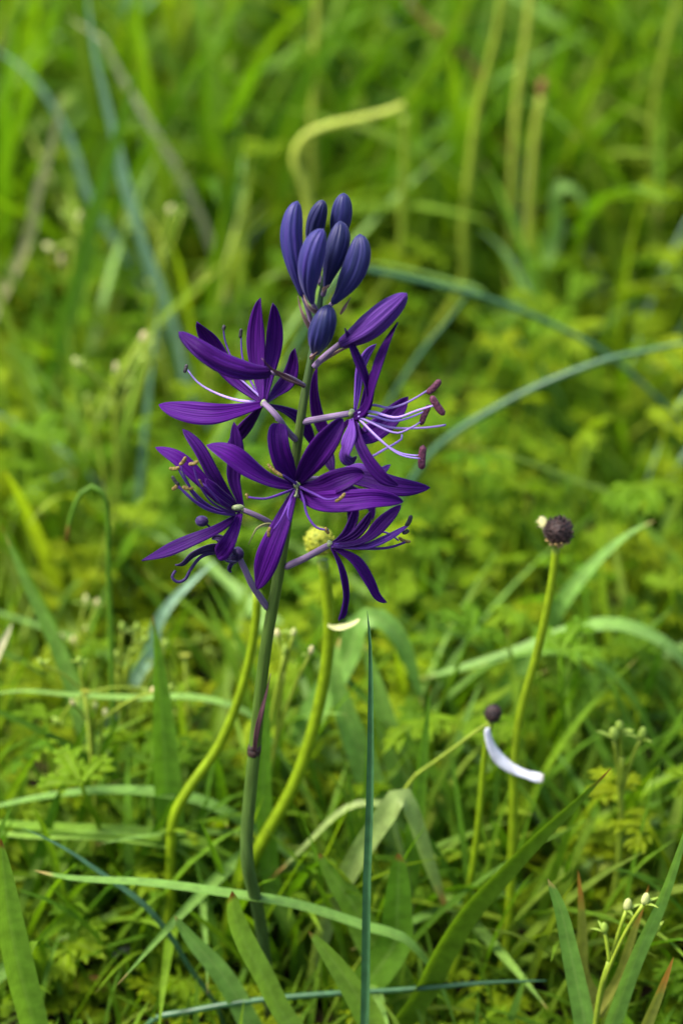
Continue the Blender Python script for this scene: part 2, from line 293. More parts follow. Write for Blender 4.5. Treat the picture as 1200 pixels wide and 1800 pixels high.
# ------------------------------------------------------------------ the camas
CY, CK = .540, .12
def cp(u, v, w=0.0): return on_plane(u, v, CY, CK, w)
def cpts(P): return [cp(*p) for p in P]
stem_px = [(478, 1800, -34), (474, 1760, -30), (466, 1690, -22), (459, 1630, -13), (447, 1572, -5), (435, 1520), (434, 1460), (440, 1390), (448, 1310), (456, 1230), (464, 1160), (473, 1100), (484, 1040), (494, 980), (503, 920), (513, 845), (524, 770), (534, 700), (543, 650), (552, 600), (560, 548), (566, 505), (574, 462)]
stem_w = [cp(*p) for p in stem_px]
base_pt = stem_w[0].copy(); foot = base_pt.copy(); foot[2] = -.01
ROOT = np.array((base_pt[0], base_pt[1], 0.0))
camas = empty('camas_plant', ROOT, 'tall camas plant in bloom with violet star flowers and indigo buds', 'flower')
def part(name, mb, mat, parent): return link(name, mb.shift(ROOT).mesh(name, mat), parent)
def sub_empty(name): o = link(name, None, camas); o.empty_display_size = .01; return o
SW = spline(np.array([foot] + stem_w), 90)
mb = MB(); q = np.linspace(0, 1, 90)
tube(mb, SW, np.interp(q, [0, .12, .4, .75, .93, 1], [11.5, 11.5, 11.8, 9.2, 6.0, 3.0]) * mpp(stem_w[10]), 16, lobes=5, lob=.035)
stem = part('stem', mb, M['scape'], camas)

def prof(t, base=.3, mx=.6, tp=2.2, pw=.75):
    a = base + (1 - base) * np.sin(np.pi / 2 * np.clip(t / mx, 0, 1)) ** 1.3
    x = np.clip((t - mx) / (1 - mx), 0, 1)
    return a * np.maximum((1 - x ** tp), 0.0) ** pw + .012
NPET = 26
def tepal(par, P, hw, N=(0, .25, 1), mat='petal', tw=0.0, fold=.22, base=.3, mx=.6, tp=2.2, pw=.75, name='tepal', cup=None, wav=.13, th=.00045):
    W_ = spline(np.array(cpts(P)), NPET); t = np.linspace(0, 1, NPET); s = mpp(W_[NPET // 2])
    mb = MB(); ribbon(mb, W_, hw * s * prof(t, base, mx, tp, pw), camvec(*N), th, fold, 11, ridge=.00030, nr=3, wav=wav, tw=R(tw + rnd.uniform(-22, 22)), ph=rnd.random() * 6, cup=fold + rnd.uniform(-.25, .45) if cup is None else cup)
    return part(name, mb, M[mat], par)
def thread(par, P, r, mat, name='filament', r1=None, n=18, sides=7):
    W_ = spline(np.array(cpts(P)), n); s = mpp(W_[0]); mb = MB()
    tube(mb, W_, np.linspace(r, r if r1 is None else r1, n) * s, sides); return part(name, mb, M[mat], par)
def anther(par, a, b, r, mat='anther', bend=0.0):
    A, B_ = cp(*a), cp(*b); n = 12; t = np.linspace(0, 1, n); C = A + (B_ - A) * t[:, None]
    d = nrm(np.cross(B_ - A, TC)); C = C + d * (np.sin(t * np.pi) * bend * mpp(A))[:, None]
    mb = MB(); tube(mb, C, r * mpp(A) * (1 - np.abs(2*t - 1) ** 5) ** .5 + 1e-5, 14, lobes=2, lob=.22); return part('anther', mb, M[mat], par)
def bud(P, hw, mat='bud', name='bud', base=.25, mx=.6, flat=.92, ped=None, pm='pedicel', par=None, pr=4.0, roll=0.0):
    W_ = spline(np.array(cpts(P)), 34); t = np.linspace(0, 1, 34); s = mpp(W_[17])
    a = base + (1 - base) * np.sin(np.pi/2 * np.clip(t/mx, 0, 1)) ** 1.5; x = np.clip((t-mx)/(1-mx), 0, 1)
    r = a * np.maximum(1 - x**2.6, 0) ** .62; r[0] *= .55; r = r * np.minimum(1, (t / .06 + .35)) + .015
    mb = MB(); N0 = camvec(math.sin(roll) , .2, math.cos(roll))
    C = W_; T, B, N = frames(C, N0); m = len(C); sides = 66; an0 = math.pi / 2 + (roll - 1.3) * .45; an = np.linspace(0, 2*np.pi, sides, endpoint=False)
    k = 1 + .035*np.cos(3*an + roll) - .13*np.exp(-((np.mod(3*(an - an0) + np.pi, 2*np.pi) - np.pi) / .34)**2) - .05*np.exp(-((np.mod(3*(an - an0 - .75) + np.pi, 2*np.pi) - np.pi) / .30)**2) + .012 * np.cos(12 * an)
    G = C[:, None] + (r * hw * (.92 if mat.startswith('bud') else 1.0) * s)[:, None, None] * (B[:, None] * (np.cos(an)*k)[None, :, None] + N[:, None] * (np.sin(an)*k)[None, :, None] * flat)
    mb.grid(G, np.linspace(0, 1, sides+1), t, True)
    o = part(name, mb, M[mat], camas if par is None else par)
    if ped: thread(o, ped, pr, pm, 'pedicel', pr * 1.2, 14, 9)
    return o
def bract(par, P, hw, mat='bract', N=(0, .3, 1), tw=30):
    return tepal(par, P, hw, N, mat, tw, .6, .6, .35, 1.3, 1.0, 'bract', wav=.15, th=.0002)

# --- buds at the top
b1 = bud([(533, 523, 2), (519, 470, 3), (512, 420, 2), (515, 382, 1), (523, 353, 0)], 21, 'bud_v', base=.30, mx=.62, ped=[(533, 522, 2), (541, 545, 1), (552, 590, 0)], roll=.4)
bract(b1, [(549, 586, 4), (534, 556, 5), (527, 537, 5), (523, 520, 5)], 4, tw=60)
bud([(556, 470, -9), (552, 425, -11), (556, 388, -10), (568, 352, -8)], 20, 'bud', ped=[(556, 470, -9), (564, 500, -2)], roll=1.2)
bud([(590, 446, -11), (596, 405, -12), (601, 372, -12), (604, 339, -12)], 21, 'bud', ped=[(590, 446, -11), (572, 480, -2)], roll=.9)
b4 = bud([(549, 534, 7), (543, 502, 10), (546, 462, 12), (555, 428, 12), (568, 402, 11)], 25, 'bud_v', ped=[(549, 533, 7), (557, 548, 4), (560, 560, 0)], roll=2.0)
bract(b4, [(561, 552, 5), (550, 546, 9), (540, 535, 10), (533, 518, 9)], 4.5, tw=40)
b5 = bud([(572, 508, 4), (581, 472, 5), (591, 438, 5), (597, 410, 4), (598, 388, 3)], 22, 'bud', ped=[(572, 507, 4), (568, 518, 1)], roll=.2)
bract(b5, [(567, 512, 6), (575, 504, 8), (581, 500, 8)], 4)
b6 = bud([(583, 534, 5), (603, 509, 7), (622, 475, 8), (632, 442, 8), (632, 411, 7)], 24, 'bud', ped=[(584, 533, 5), (572, 545, 2), (562, 552, 0)], roll=2.6)
bract(b6, [(598, 552, 2), (606, 540, 3), (616, 522, 3)], 3)
b7 = bud([(554, 620, 7), (561, 592, 10), (571, 562, 11), (578, 535, 10)], 26, 'bud', base=.4, mx=.5, ped=[(555, 618, 7), (549, 626, 2)], roll=1.6)
bract(b7, [(548, 632, 4), (551, 624, 9), (558, 618, 12)], 5)
# --- opening buds: three outer tepals wrapped round the inner body
b8 = bud([(596, 606, 3), (640, 581, 5), (682, 546, 6), (715, 516, 6)], 23, 'petal_li', base=.42, mx=.45, ped=[(597, 605, 3), (572, 625, 2), (552, 645, 1)], pr=5, roll=.7)
tepal(b8, [(597, 605, 7), (640, 576, 13), (682, 541, 13), (714, 514, 8)], 14, (-.35, .6, 1), 'petal_li', fold=-.35, base=.45, mx=.45)
tepal(b8, [(600, 608, 5), (648, 592, 12), (690, 556, 12), (716, 517, 7)], 13, (.4, -.5, 1), 'petal_li', fold=-.35, base=.45, mx=.45)
bract(b8, [(560, 640, 2), (590, 620, 1), (612, 610, 2), (640, 603, 2)], 3, tw=10)
bB = bud([(476, 655, 14), (436, 652, 17), (392, 638, 18), (350, 612, 17), (314, 583, 15)], 19, 'petal_dk', base=.55, mx=.45, ped=[(476, 655, 14), (505, 662, 9), (534, 678, 2)], roll=1.0)
tepal(bB, [(474, 648, 20), (435, 645, 25), (390, 629, 26), (350, 604, 25), (317, 582, 18)], 13, (.1, .8, 1), 'petal', fold=-.3, base=.55, mx=.45)
tepal(bB, [(474, 659, 19), (432, 660, 26), (388, 646, 27), (348, 620, 25), (315, 584, 18)], 13, (-.1, -.45, 1), 'petal_dk', fold=-.35, base=.55, mx=.45)
bract(bB, [(534, 679, 6), (512, 670, 12), (490, 659, 17), (474, 646, 23), (461, 630, 26)], 8, 'bract_dk', (.3, .8, .7), 25)

def flower(center, ped, pr, ovary_r, pm='pedicel'):
    f = sub_empty('flower')
    thread(f, ped, pr, 'pedicel', 'pedicel', pr * 1.15, 16, 10)
    c = cp(*center); mb = MB(); t = np.linspace(0, 1, 10)
    d = nrm(cp(*ped[1]) - c); s = mpp(c) * ovary_r
    tube(mb, c + d * ((t - .5) * 1.7 * s)[:, None], s * np.sqrt(np.maximum(1 - (2*t-1)**2, 0)) + 1e-5, 12, lobes=3, lob=.15)
    part('ovary', mb, M['ovary'] if pm == 'pedicel' else M[pm], f)
    return f
# --- flower seen from behind, upper left
A = flower((464, 709, 2), [(464, 709, 3), (478, 722, 6), (490, 736, 7), (503, 755, 5), (519, 772, 1)], 5.2, 7)
tepal(A, [(462, 710, 2), (424, 720, 5), (374, 728, 7), (324, 723, 4), (279, 711, 0)], 20, (.05, .35, 1))
tepal(A, [(462, 705, 0), (455, 660, -6), (452, 615, -9), (453, 572, -10), (457, 524, -9)], 17, (-.2, 0, 1), base=.25)
tepal(A, [(465, 704, 0), (473, 655, -7), (481, 610, -11), (483, 570, -12), (480, 533, -11)], 15, (.5, 0, 1))
tepal(A, [(468, 707, -1), (490, 688, -9), (508, 668, -12), (517, 642, -12), (517, 613, -10)], 15, (-.3, .2, 1), tw=20)
tepal(A, [(460, 706, -1), (415, 668, -8), (388, 632, -11), (366, 594, -10), (346, 567, -6)], 18, (-.4, -.35, 1), base=.25)
tepal(A, [(460, 712, -1), (438, 742, -7), (418, 768, -10), (396, 792, -10)], 12, (.4, .3, 1))
tepal(A, [(468, 712, -2), (500, 722, -9), (530, 742, -14), (553, 788, -16)], 12, (0, .5, 1))
for P, a in (([(455, 706, -4), (420, 704, -8), (382, 692, -12), (350, 674, -14), (330, 650, -14)], ((329, 640, -14), (324, 656, -14))),
             ([(452, 700, -4), (420, 660, -10), (402, 617, -16), (395, 596, -17), (393, 577, -17)], ((395, 571, -17), (392, 581, -17))),
             ([(456, 698, -4), (436, 660, -12), (426, 627, -16), (424, 590, -17)], ((424, 577, -17), (422, 595, -17))),
             ([(458, 698, -2), (440, 682, -3), (422, 666, -4)], None), ([(466, 712, 4), (480, 726, 6), (486, 740, 7)], None)):
    thread(A, P, 3.0 if P[1][0] == 420 and P[0][0] == 455 else 2.2, 'fil' if a is None or P[0][0] == 455 else 'fil_dk', r1=1.3)
    if a: anther(A, a[0], a[1], 2.6, 'anther_dk')
# --- flower facing sideways, upper right, with long stamens
Cf = flower((618, 727, 4), [(618, 726, 4), (590, 731, 3), (562, 736, 2), (530, 742, 0)], 5.5, 8)
tepal(Cf, [(628, 732, 6), (645, 700, 9), (645, 672, 10), (627, 625, 9), (606, 576, 6)], 11, (1, .35, .55), 'petal_dk', base=.5)
tepal(Cf, [(622, 733, 7), (643, 715, 11), (656, 668, 12), (672, 618, 10), (698, 566, 6)], 13, (-.9, .2, .8), 'petal', base=.6, mx=.4)
tepal(Cf, [(620, 736, 5), (640, 722, 8), (652, 680, 9), (662, 650, 10), (674, 632, 10)], 12, (-.7, .2, .9), 'petal_dk', base=.7, mx=.4)
tepal(Cf, [(624, 722, -4), (628, 690, -9), (633, 650, -12), (645, 622, -12), (661, 605, -11)], 9, (.6, .2, .9), 'petal_li')
tepal(Cf, [(622, 738, -3), (638, 768, -9), (668, 752, -13), (698, 722, -15), (717, 697, -15)], 19, (-.3, .3, 1), 'petal', base=.35)
tepal(Cf, [(622, 738, 8), (630, 775, 15), (646, 808, 19), (672, 840, 20), (700, 853, 18)], 13, (.55, .35, .9), 'petal', base=.45)
tepal(Cf, [(617, 736, 8), (616, 758, 13), (610, 782, 16), (607, 800, 16), (622, 815, 14)], 16, (-.3, .3, 1), 'petal_li', tw=-25, base=.25, mx=.78, tp=3.5, wav=.2)
tepal(Cf, [(612, 740, -5), (580, 765, -14), (561, 738, -16), (553, 692, -15), (556, 648, -12)], 12, (-.5, .1, 1))
for P, r in (([(630, 722, 6), (655, 712, 8), (684, 717, 10), (716, 707, 11), (762, 679, 11)], 2.0),
             ([(630, 725, 8), (655, 724, 11), (695, 734, 14), (732, 722, 15), (767, 711, 14)], 2.2),
             ([(632, 728, 4), (655, 732, 5), (695, 740, 6), (744, 724, 6)], 2.0),
             ([(630, 732, 9), (650, 742, 12), (695, 761, 15), (722, 752, 15), (738, 742, 14)], 1.9),
             ([(630, 736, 7), (668, 774, 11), (702, 796, 12), (740, 801, 12)], 2.0),
             ([(632, 737, 9), (665, 770, 14), (700, 798, 15), (738, 806, 14)], 1.7),
             ([(628, 745, 0), (645, 802, -3), (675, 790, -4), (705, 772, -5), (706, 764, -5)], 2.3)):
    thread(Cf, P, r * 1.25, 'fil', r1=r * .8)
thread(Cf, [(628, 731, 7), (648, 740, 9), (690, 752, 10), (745, 752, 10), (783, 747, 9)], 2.4, 'fil', 'style', 1.9)
for a, b, r in (((749, 692, 11), (774, 667, 11), 5), ((757, 695, 14), (781, 730, 14), 5.4), ((755, 711, 6), (739, 748, 6), 4.6), ((744, 782, 13), (741, 826, 13), 5.8)):
    anther(Cf, a, b, r, 'anther', 1.5)
# --- flower facing the viewer at the middle
F = flower((522, 855, 11), [(522, 855, 11), (519, 850, 6), (512, 846, 0)], 5, 7)
tepal(F, [(516, 855, 12), (476, 846, 17), (437, 826, 20), (400, 800, 20), (363, 782, 16)], 21, (.1, .5, 1), base=.35)
tepal(F, [(519, 847, 12), (503, 822, 15), (493, 795, 16), (489, 768, 15), (491, 744, 11)], 19, (.1, -.1, 1), base=.4, mx=.5, tp=4.5, pw=.6)
tepal(F, [(524, 847, 12), (545, 816, 18), (568, 782, 21), (588, 755, 21), (603, 736, 18)], 22, (-.1, -.2, 1), base=.4)
tepal(F, [(527, 854, 12), (562, 858, 18), (595, 846, 22), (622, 836, 22), (640, 832, 20)], 21, (0, .1, 1), base=.4)
tepal(F, [(525, 859, 12), (553, 880, 20), (605, 882, 26), (660, 877, 27), (709, 882, 23)], 20, (0, .35, 1), base=.45, mx=.5)
tepal(F, [(519, 860, 12), (503, 900, 19), (480, 955, 23), (463, 1000, 22), (450, 1036, 18)], 22, (-.15, .25, 1), base=.22)
for P, a, mt in (([(516, 860, 14), (500, 866, 20), (470, 876, 24), (450, 876, 25), (434, 873, 25)], ((436, 878, 25), (431, 868, 25)), 'anther_br'),
             ([(527, 861, 14), (534, 880, 22), (540, 905, 25), (556, 927, 27), (577, 931, 27)], ((572, 926, 27), (579, 938, 27)), 'anther_br'),
             ([(517, 862, 14), (510, 885, 24), (506, 905, 27), (511, 917, 27)], None, 'fil_dk'),
             ([(518, 861, 14), (507, 885, 24), (494, 912, 27), (482, 930, 27)], ((475, 926, 27), (473, 945, 27)), 'anther_br'),
             ([(520, 850, 14), (508, 842, 20), (498, 836, 23), (489, 834, 24)], ((470, 815, 23), (498, 838, 24)), 'anther_br'),
             ([(527, 856, 14), (552, 868, 24), (575, 878, 28), (595, 874, 29)], ((588, 882, 29), (607, 866, 29)), 'anther_br')):
    thread(F, P, 2.7, 'fil_dk' if P[0][0] != 518 else 'petal_li', r1=1.8)
    if a: anther(F, a[0], a[1], 2.6, mt, 2)
anther(F, (520, 862, 16), (526, 875, 17), 3, 'anther_dk', 2); thread(F, [(523, 855, 12), (521, 868, 22), (519, 872, 26)], 2.2, 'ovary', 'style')
# --- flower half hidden behind, to the right
G = flower((585, 835, -14), [(585, 835, -14), (560, 842, -9), (516, 838, -2)], 5, 7)
tepal(G, [(585, 836, -12), (640, 840, -4), (700, 856, 0), (756, 857, 0)], 19, (0, .5, 1), 'petal_dk', base=.4, mx=.5)
tepal(G, [(588, 832, -13), (630, 822, -8), (660, 832, -8), (686, 816, -10)], 10, (0, .6, 1), 'petal_li')
tepal(G, [(588, 838, -15), (608, 870, -20), (618, 900, -22), (612, 925, -20)], 12, (.3, .2, 1), 'petal_dk')
tepal(G, [(585, 830, -16), (575, 800, -22), (570, 775, -24)], 12, (.2, .1, 1), 'petal_dk')
tepal(G, [(587, 838, -16), (625, 865, -20), (650, 885, -22), (655, 915, -20)], 11, (.3, .4, 1), 'petal')
# --- flower at lower right with drooping tepals
E = flower((580, 957, 6), [(580, 957, 6), (556, 970, 5), (536, 981, 4), (503, 996, 0)], 5.6, 7)
tepal(E, [(583, 957, 7), (620, 957, 11), (650, 943, 13), (678, 915, 13), (705, 887, 10)], 13, (.2, .8, .7), 'petal_dk', base=.45)
tepal(E, [(585, 955, 3), (608, 938, 0), (620, 912, -3), (624, 884, -4)], 10, (.5, .3, 1), 'petal')
tepal(E, [(586, 956, 4), (618, 944, 4), (640, 922, 3), (652, 898, 2)], 9, (.5, .3, 1), 'petal_dk')
tepal(E, [(584, 960, 8), (640, 960, 13), (680, 945, 15), (720, 921, 14)], 8, (.1, .9, .6), 'petal_li', base=.5)
tepal(E, [(583, 963, 8), (600, 1000, 12), (607, 1045, 12), (602, 1075, 11), (596, 1091, 10)], 11, (.8, .1, .8), 'petal_dk', base=.4, mx=.85, tp=4)
tepal(E, [(588, 964, 8), (625, 985, 13), (650, 1022, 14), (664, 1048, 13), (680, 1059, 12)], 12, (.3, .5, 1), 'petal', base=.4)
thread(E, [(588, 961, 9), (640, 964, 13), (680, 963, 14), (712, 953, 14)], 3.4, 'petal_li', r1=2)
thread(E, [(588, 957, 8), (630, 952, 6), (670, 935, 5), (700, 950, 4)], 2.2, 'fil_dk', r1=1.5)
anther(E, (712, 926, 14), (722, 905, 14), 3.4, 'anther_dk', 2); anther(E, (700, 944, 12), (722, 952, 12), 2.5, 'anther_br', 3); anther(E, (706, 936, 14), (718, 931, 14), 3.2, 'anther_dk', 2)
# --- flower at left, half folded, with dark stamens
D = flower((424, 897, 8), [(426, 896, 8), (448, 905, 8), (470, 916, 6), (501, 935, 0)], 4.8, 7)
tepal(D, [(422, 899, 9), (388, 878, 13), (352, 842, 15), (314, 806, 14), (273, 786, 10)], 15, (.4, .5, 1))
tepal(D, [(422, 895, 8), (397, 868, 10), (374, 834, 11), (350, 790, 9), (321, 754, 5)], 14, (.6, .2, 1), 'petal_dk')
tepal(D, [(424, 896, 10), (400, 880, 17), (378, 862, 20), (361, 841, 20)], 14, (.2, .4, 1), 'petal_dk')
tepal(D, [(418, 906, 10), (382, 930, 17), (342, 948, 20), (296, 968, 19), (249, 985, 15)], 15, (.1, .6, 1), 'petal_dk')
tepal(D, [(422, 903, 10), (412, 930, 15), (402, 952, 17), (392, 968, 16), (381, 980, 14)], 15, (-.3, .2, 1), 'petal', tw=30, base=.35, mx=.72, tp=3.5, wav=.2)
tepal(D, [(426, 893, 7), (418, 868, 6), (411, 838, 4), (416, 790, 2), (411, 742, 0)], 14, (.3, .1, 1), 'petal_dk', tw=35)
for P in ([(412, 905, 12), (380, 900, 20), (345, 882, 25), (322, 862, 26), (308, 855, 26)], [(412, 905, 12), (376, 898, 18), (346, 876, 22), (330, 856, 23)], [(412, 903, 12), (372, 882, 22), (350, 850, 25), (339, 815, 25)],
          [(412, 903, 12), (370, 890, 19), (335, 858, 23), (314, 825, 24)], [(412, 905, 12), (365, 896, 22), (330, 872, 26), (312, 850, 27)], [(412, 903, 12), (360, 890, 16), (326, 840, 20), (318, 814, 20)], [(412, 900, 12), (385, 882, 21), (365, 858, 24), (356, 850, 24)]):
    thread(D, P, 2.6, 'fil_dk', r1=1.5)
for a, b, mt in (((297, 823, 24), (317, 821, 24), 'anther_br'), ((315, 818, 20), (327, 802, 20), 'anther_br'), ((331, 816, 25), (349, 810, 25), 'anther_br'), ((303, 836, 27), (316, 853, 27), 'anther_dk'), ((320, 855, 23), (341, 858, 23), 'anther_br'), ((302, 860, 26), (312, 852, 26), 'anther_br'), ((350, 842, 24), (358, 855, 24), 'anther_br')):
    anther(D, a, b, 2.8, mt, 2)
mb = MB(); c = cp(418, 892, 17); t = np.linspace(0, 1, 10); tube(mb, c + camvec(1, .1, 0) * ((t - .5) * 24 * mpp(c))[:, None], 5.5 * mpp(c) * np.sqrt(np.maximum(1 - (2*t-1)**2, 0)) + 1e-5, 10); part('ovary', mb, M['ovary'], D)
bract(D, [(500, 930, 2), (470, 922, 8), (452, 928, 11), (444, 942, 12), (437, 958, 12)], 4, 'straw', tw=80)
# --- withered flower below it
H = flower((416, 974, 3), [(420, 980, 3), (432, 1004, 4), (443, 1028, 4), (470, 1068, 0)], 5.5, 15, 'wither')
tepal(H, [(416, 970, 5), (372, 964, 10), (342, 974, 12), (322, 992, 12), (308, 994, 11)], 10, (.3, .6, .8), 'wither', tw=120, base=.6, wav=.3)
thread(H, [(414, 976, 5), (375, 972, 9), (352, 980, 11), (334, 1003, 12), (326, 1018, 12), (313, 1023, 12), (303, 1015, 12), (309, 1003, 11)], 3.6, 'wither', 'tepal', 2.4, 40, 8)
thread(H, [(412, 968, 4), (384, 952, 6), (372, 930, 6), (357, 917, 6)], 2.6, 'wither', 'filament', 1.8)
mb = MB(); c = cp(355, 916, 6); t = np.linspace(0, 1, 12); tube(mb, c + camvec(1, -.1, 0) * ((t - .5) * 24 * mpp(c))[:, None], 10 * mpp(c) * np.sqrt(np.maximum(1 - (2*t-1)**2, 0)) + 1e-5, 12); part('curled_tip', mb, M['wither'], H)
tepal(H, [(414, 972, 6), (398, 955, 10), (384, 945, 10), (372, 948, 9)], 7, (.2, .5, .9), 'wither', tw=60)
tepal(H, [(420, 985, 5), (408, 990, 7), (404, 1000, 7), (408, 1006, 6)], 4, (.2, .5, .9), 'wither')
tepal(H, [(412, 970, 4), (398, 976, 12), (400, 984, 13), (416, 988, 9)], 8, (0, .5, 1), 'wither', tw=40)
# --- withered bract joint low on the stem
bract(stem, [(447, 1322, 4), (451, 1290, 5), (459, 1255, 5), (468, 1220, 4), (475, 1184, 4)], 5, 'bract_dk', tw=60)
mb = MB(); c = cp(447, 1318, 0); d = nrm(cp(449, 1305) - cp(445, 1330)); t = np.linspace(0, 1, 8)
tube(mb, c + d * ((t - .5) * 22 * mpp(c))[:, None], mpp(c) * (11.2 + 1.2 * np.sin(t * np.pi)), 14); part('joint', mb, M['seed'], stem)

# ------------------------------------------------------------------ leaves and stalks one can pick out
def to_ground(Wp, spread=.35):
    """carry the root end (last point) of a curve down to the soil"""
    Wp = [np.asarray(p, float) for p in Wp]; p = Wp[-1]
    if p[2] > .004:
        d = Wp[-1] - Wp[-2]; d[2] = 0; d = nrm(d) if np.linalg.norm(d) > 1e-6 else d
        s = min(1.0, np.linalg.norm(d)) * spread * p[2]
        if p[2] > .02: Wp.append(np.array((p[0] + d[0]*s*.7, p[1] + d[1]*s*.7, p[2] * .5)))
        Wp.append(np.array((p[0] + d[0]*s, p[1] + d[1]*s, -.010)))
    return Wp
def blade_prof(t, base=.55, mx=.45, tipw=1.15):
    a = base + (1 - base) * np.sin(np.pi/2 * np.clip(t / mx, 0, 1)); x = np.clip((t - mx) / (1 - mx), 0, 1)
    return a * np.maximum(1 - x ** 2.0, 0) ** tipw ** 1 + .02
def make_path(P, Y, k, spread):
    W_ = [on_plane(p[0], p[1], Y, k, p[2] if len(p) > 2 else 0) for p in P]
    return W_ if spread is None else to_ground(W_, spread)
def leaf(name, label, P, Y, hw, mat='strap', k=0.0, N=(0, .45, 1), fold=.35, tw=0, group=None, base=.55, mx=.45, tipw=.8, spread=.35, cat='leaf', n=36, th=.0004):
    Wp = make_path(P, Y, k, spread)[::-1]; C = spline(np.array(Wp), n); t = np.linspace(0, 1, n); o0 = np.array((C[0][0], C[0][1], 0.0))
    mb = MB(); ribbon(mb, C, hw * mpp(C[n * 2 // 3]) * blade_prof(t, base, mx, tipw), camvec(*N), th, fold, 9, tw=R(tw), wav=.05, ph=rnd.random() * 6, solid=False)
    return tag(link(name, mb.shift(o0).mesh(name, M[mat]), loc=o0), label, cat, group)
def round_leaf(name, label, P, Y, r, mat='blue', k=0.0, spread=.35, cat='leaf', group=None, r_tip=.25, n=44):
    Wp = make_path(P, Y, k, spread)[::-1]; C = spline(np.array(Wp), n); o0 = np.array((C[0][0], C[0][1], 0.0)); t = np.linspace(0, 1, n)
    mb = MB(); tube(mb, C, r * mpp(C[n//2]) * np.interp(t, [0, .5, .85, 1], [1, 1, .8, r_tip]), 9, lobes=4, lob=.04)
    return tag(link(name, mb.shift(o0).mesh(name, M[mat]), loc=o0), label, cat, group)
def stalk_thing(name, label, cat, P, Y, r, mat='stalk', k=0.0, spread=.2, group=None):
    Wp = make_path(P, Y, k, spread)[::-1]; C = spline(np.array(Wp), 44); o0 = np.array((C[0][0], C[0][1], 0.0))
    e = empty(name, o0, label, cat, group); mb = MB(); tube(mb, C, r * mpp(C[-1]) * np.linspace(1.15, .9, 44), 10, lobes=5, lob=.04)
    link('stalk', mb.shift(o0).mesh('stalk', M[mat]), e); return e, o0, C[-1], nrm(C[-1] - C[-3])
def ball_scales(e, o0, c, d, R_, n, mat, core_mat, seed, flat=.9, name='seed', sl=.42, low=0):
    """a head: core plus n little scales pointing outwards"""
    rr = random.Random(seed); a = nrm(np.cross(d, RT + .1)); b = np.cross(d, a)
    mb = MB(); t = np.linspace(0, 1, 12); C = c + d * ((t - .5) * 2 * R_ * flat)[:, None]
    tube(mb, C, R_ * .84 * np.sqrt(np.maximum(1 - (2*t-1)**2, 0)) + 1e-5, 14); core = link('head', mb.shift(o0).mesh('head', M[core_mat]), e)
    for i in range(n):
        z = 1 - 2 * (i + .5) / n; ph = i * 2.39996 + rr.random() * .3; q = math.sqrt(1 - z*z)
        dr = d * z + (a * math.cos(ph) + b * math.sin(ph)) * q; up = nrm(d * .9 - dr * np.dot(d, dr) * .9 + dr * .45)
        s0 = c + dr * R_ * .72; L = R_ * sl * (.8 + .5 * rr.random()); C = np.array([s0, s0 + dr * L * .55 + up * L * .3, s0 + dr * L * .75 + up * L])
        mb = MB(); ribbon(mb, spline(C, 5), R_ * .17 * np.array([.6, 1, .9, .6, .12]), dr, R_ * .06, .3, 3); link(name, mb.shift(o0).mesh(name, M[mat if z > low else 'seed_tan']), core)
    return core

# the two yellow-green stalks behind the camas
e, o0, c, d = stalk_thing('bud_stalk', 'yellow-green curved stalk topped by a round yellow bud behind the camas', 'plant', [(566, 985), (575, 1050), (577, 1130), (560, 1240), (520, 1370), (455, 1490), (420, 1560), (412, 1600)], .598, 11.5, 'stalk', .05)
ball_scales(e, o0, on_plane(560, 952, .598, .05), d, 29 * mpp(c), 60, 'yellow', 'yellow', 3, .95, 'floret', .16, -2)
ball = None
round_leaf('green_stalk', 'bare yellow-green stalk bowing away behind the camas stem', [(452, 1040), (447, 1110), (425, 1210), (385, 1310), (330, 1390), (305, 1440), (300, 1530), (300, 1600)], .598, 9.5, 'stalk', .05, cat='stalk', r_tip=.8)
# seed heads
e, o0, c, d = stalk_thing('seed_head_stalk', 'upright stalk carrying a large knobbly dark purple seed head', 'seed head', [(977, 955), (968, 1030), (945, 1140), (915, 1250), (903, 1340), (901, 1450), (896, 1580), (890, 1650)], .585, 8.5, 'stalk', .12)
hd = ball_scales(e, o0, on_plane(981, 934, .585, .12), d, 29 * mpp(c), 90, 'seed', 'seed', 5, .85, 'seed', .17, -.6)
for i, (u, v) in enumerate(((941, 917), (944, 928), (950, 908))):
    a = on_plane(957, 925 + i * 3, .585, .12, -6); b = on_plane(u, v, .585, .12, -14); mb = MB(); ribbon(mb, spline(np.array([a, (a+b)/2 + (0, 0, .001), b]), 7), .0011 * np.array([.7, 1, 1, 1, .9, .7, .2]), camvec(.3 * i - .6, 1, .6), .0002, .3, 3)
    link('dry_petal', mb.shift(o0).mesh('dry_petal', M['straw']), hd)
e, o0, c, d = stalk_thing('seed_head_stalk', 'short thin stalk with a small round black seed head above the white petal', 'seed head', [(863, 1270), (852, 1320), (843, 1420), (832, 1510), (815, 1610), (808, 1660)], .585, 6.2, 'stalk', .12)
ball_scales(e, o0, on_plane(866, 1254, .585, .12), d, 18 * mpp(c), 46, 'seed', 'seed', 6, .95, 'seed', .15, -2)
stalk2 = round_leaf('side_stem', 'thin yellow-green side stem slanting down from the small black seed head', [(860, 1270), (830, 1290), (790, 1320), (755, 1345), (720, 1375)], .59, 3.6, 'stalk2', .12, cat='stem', r_tip=.8)
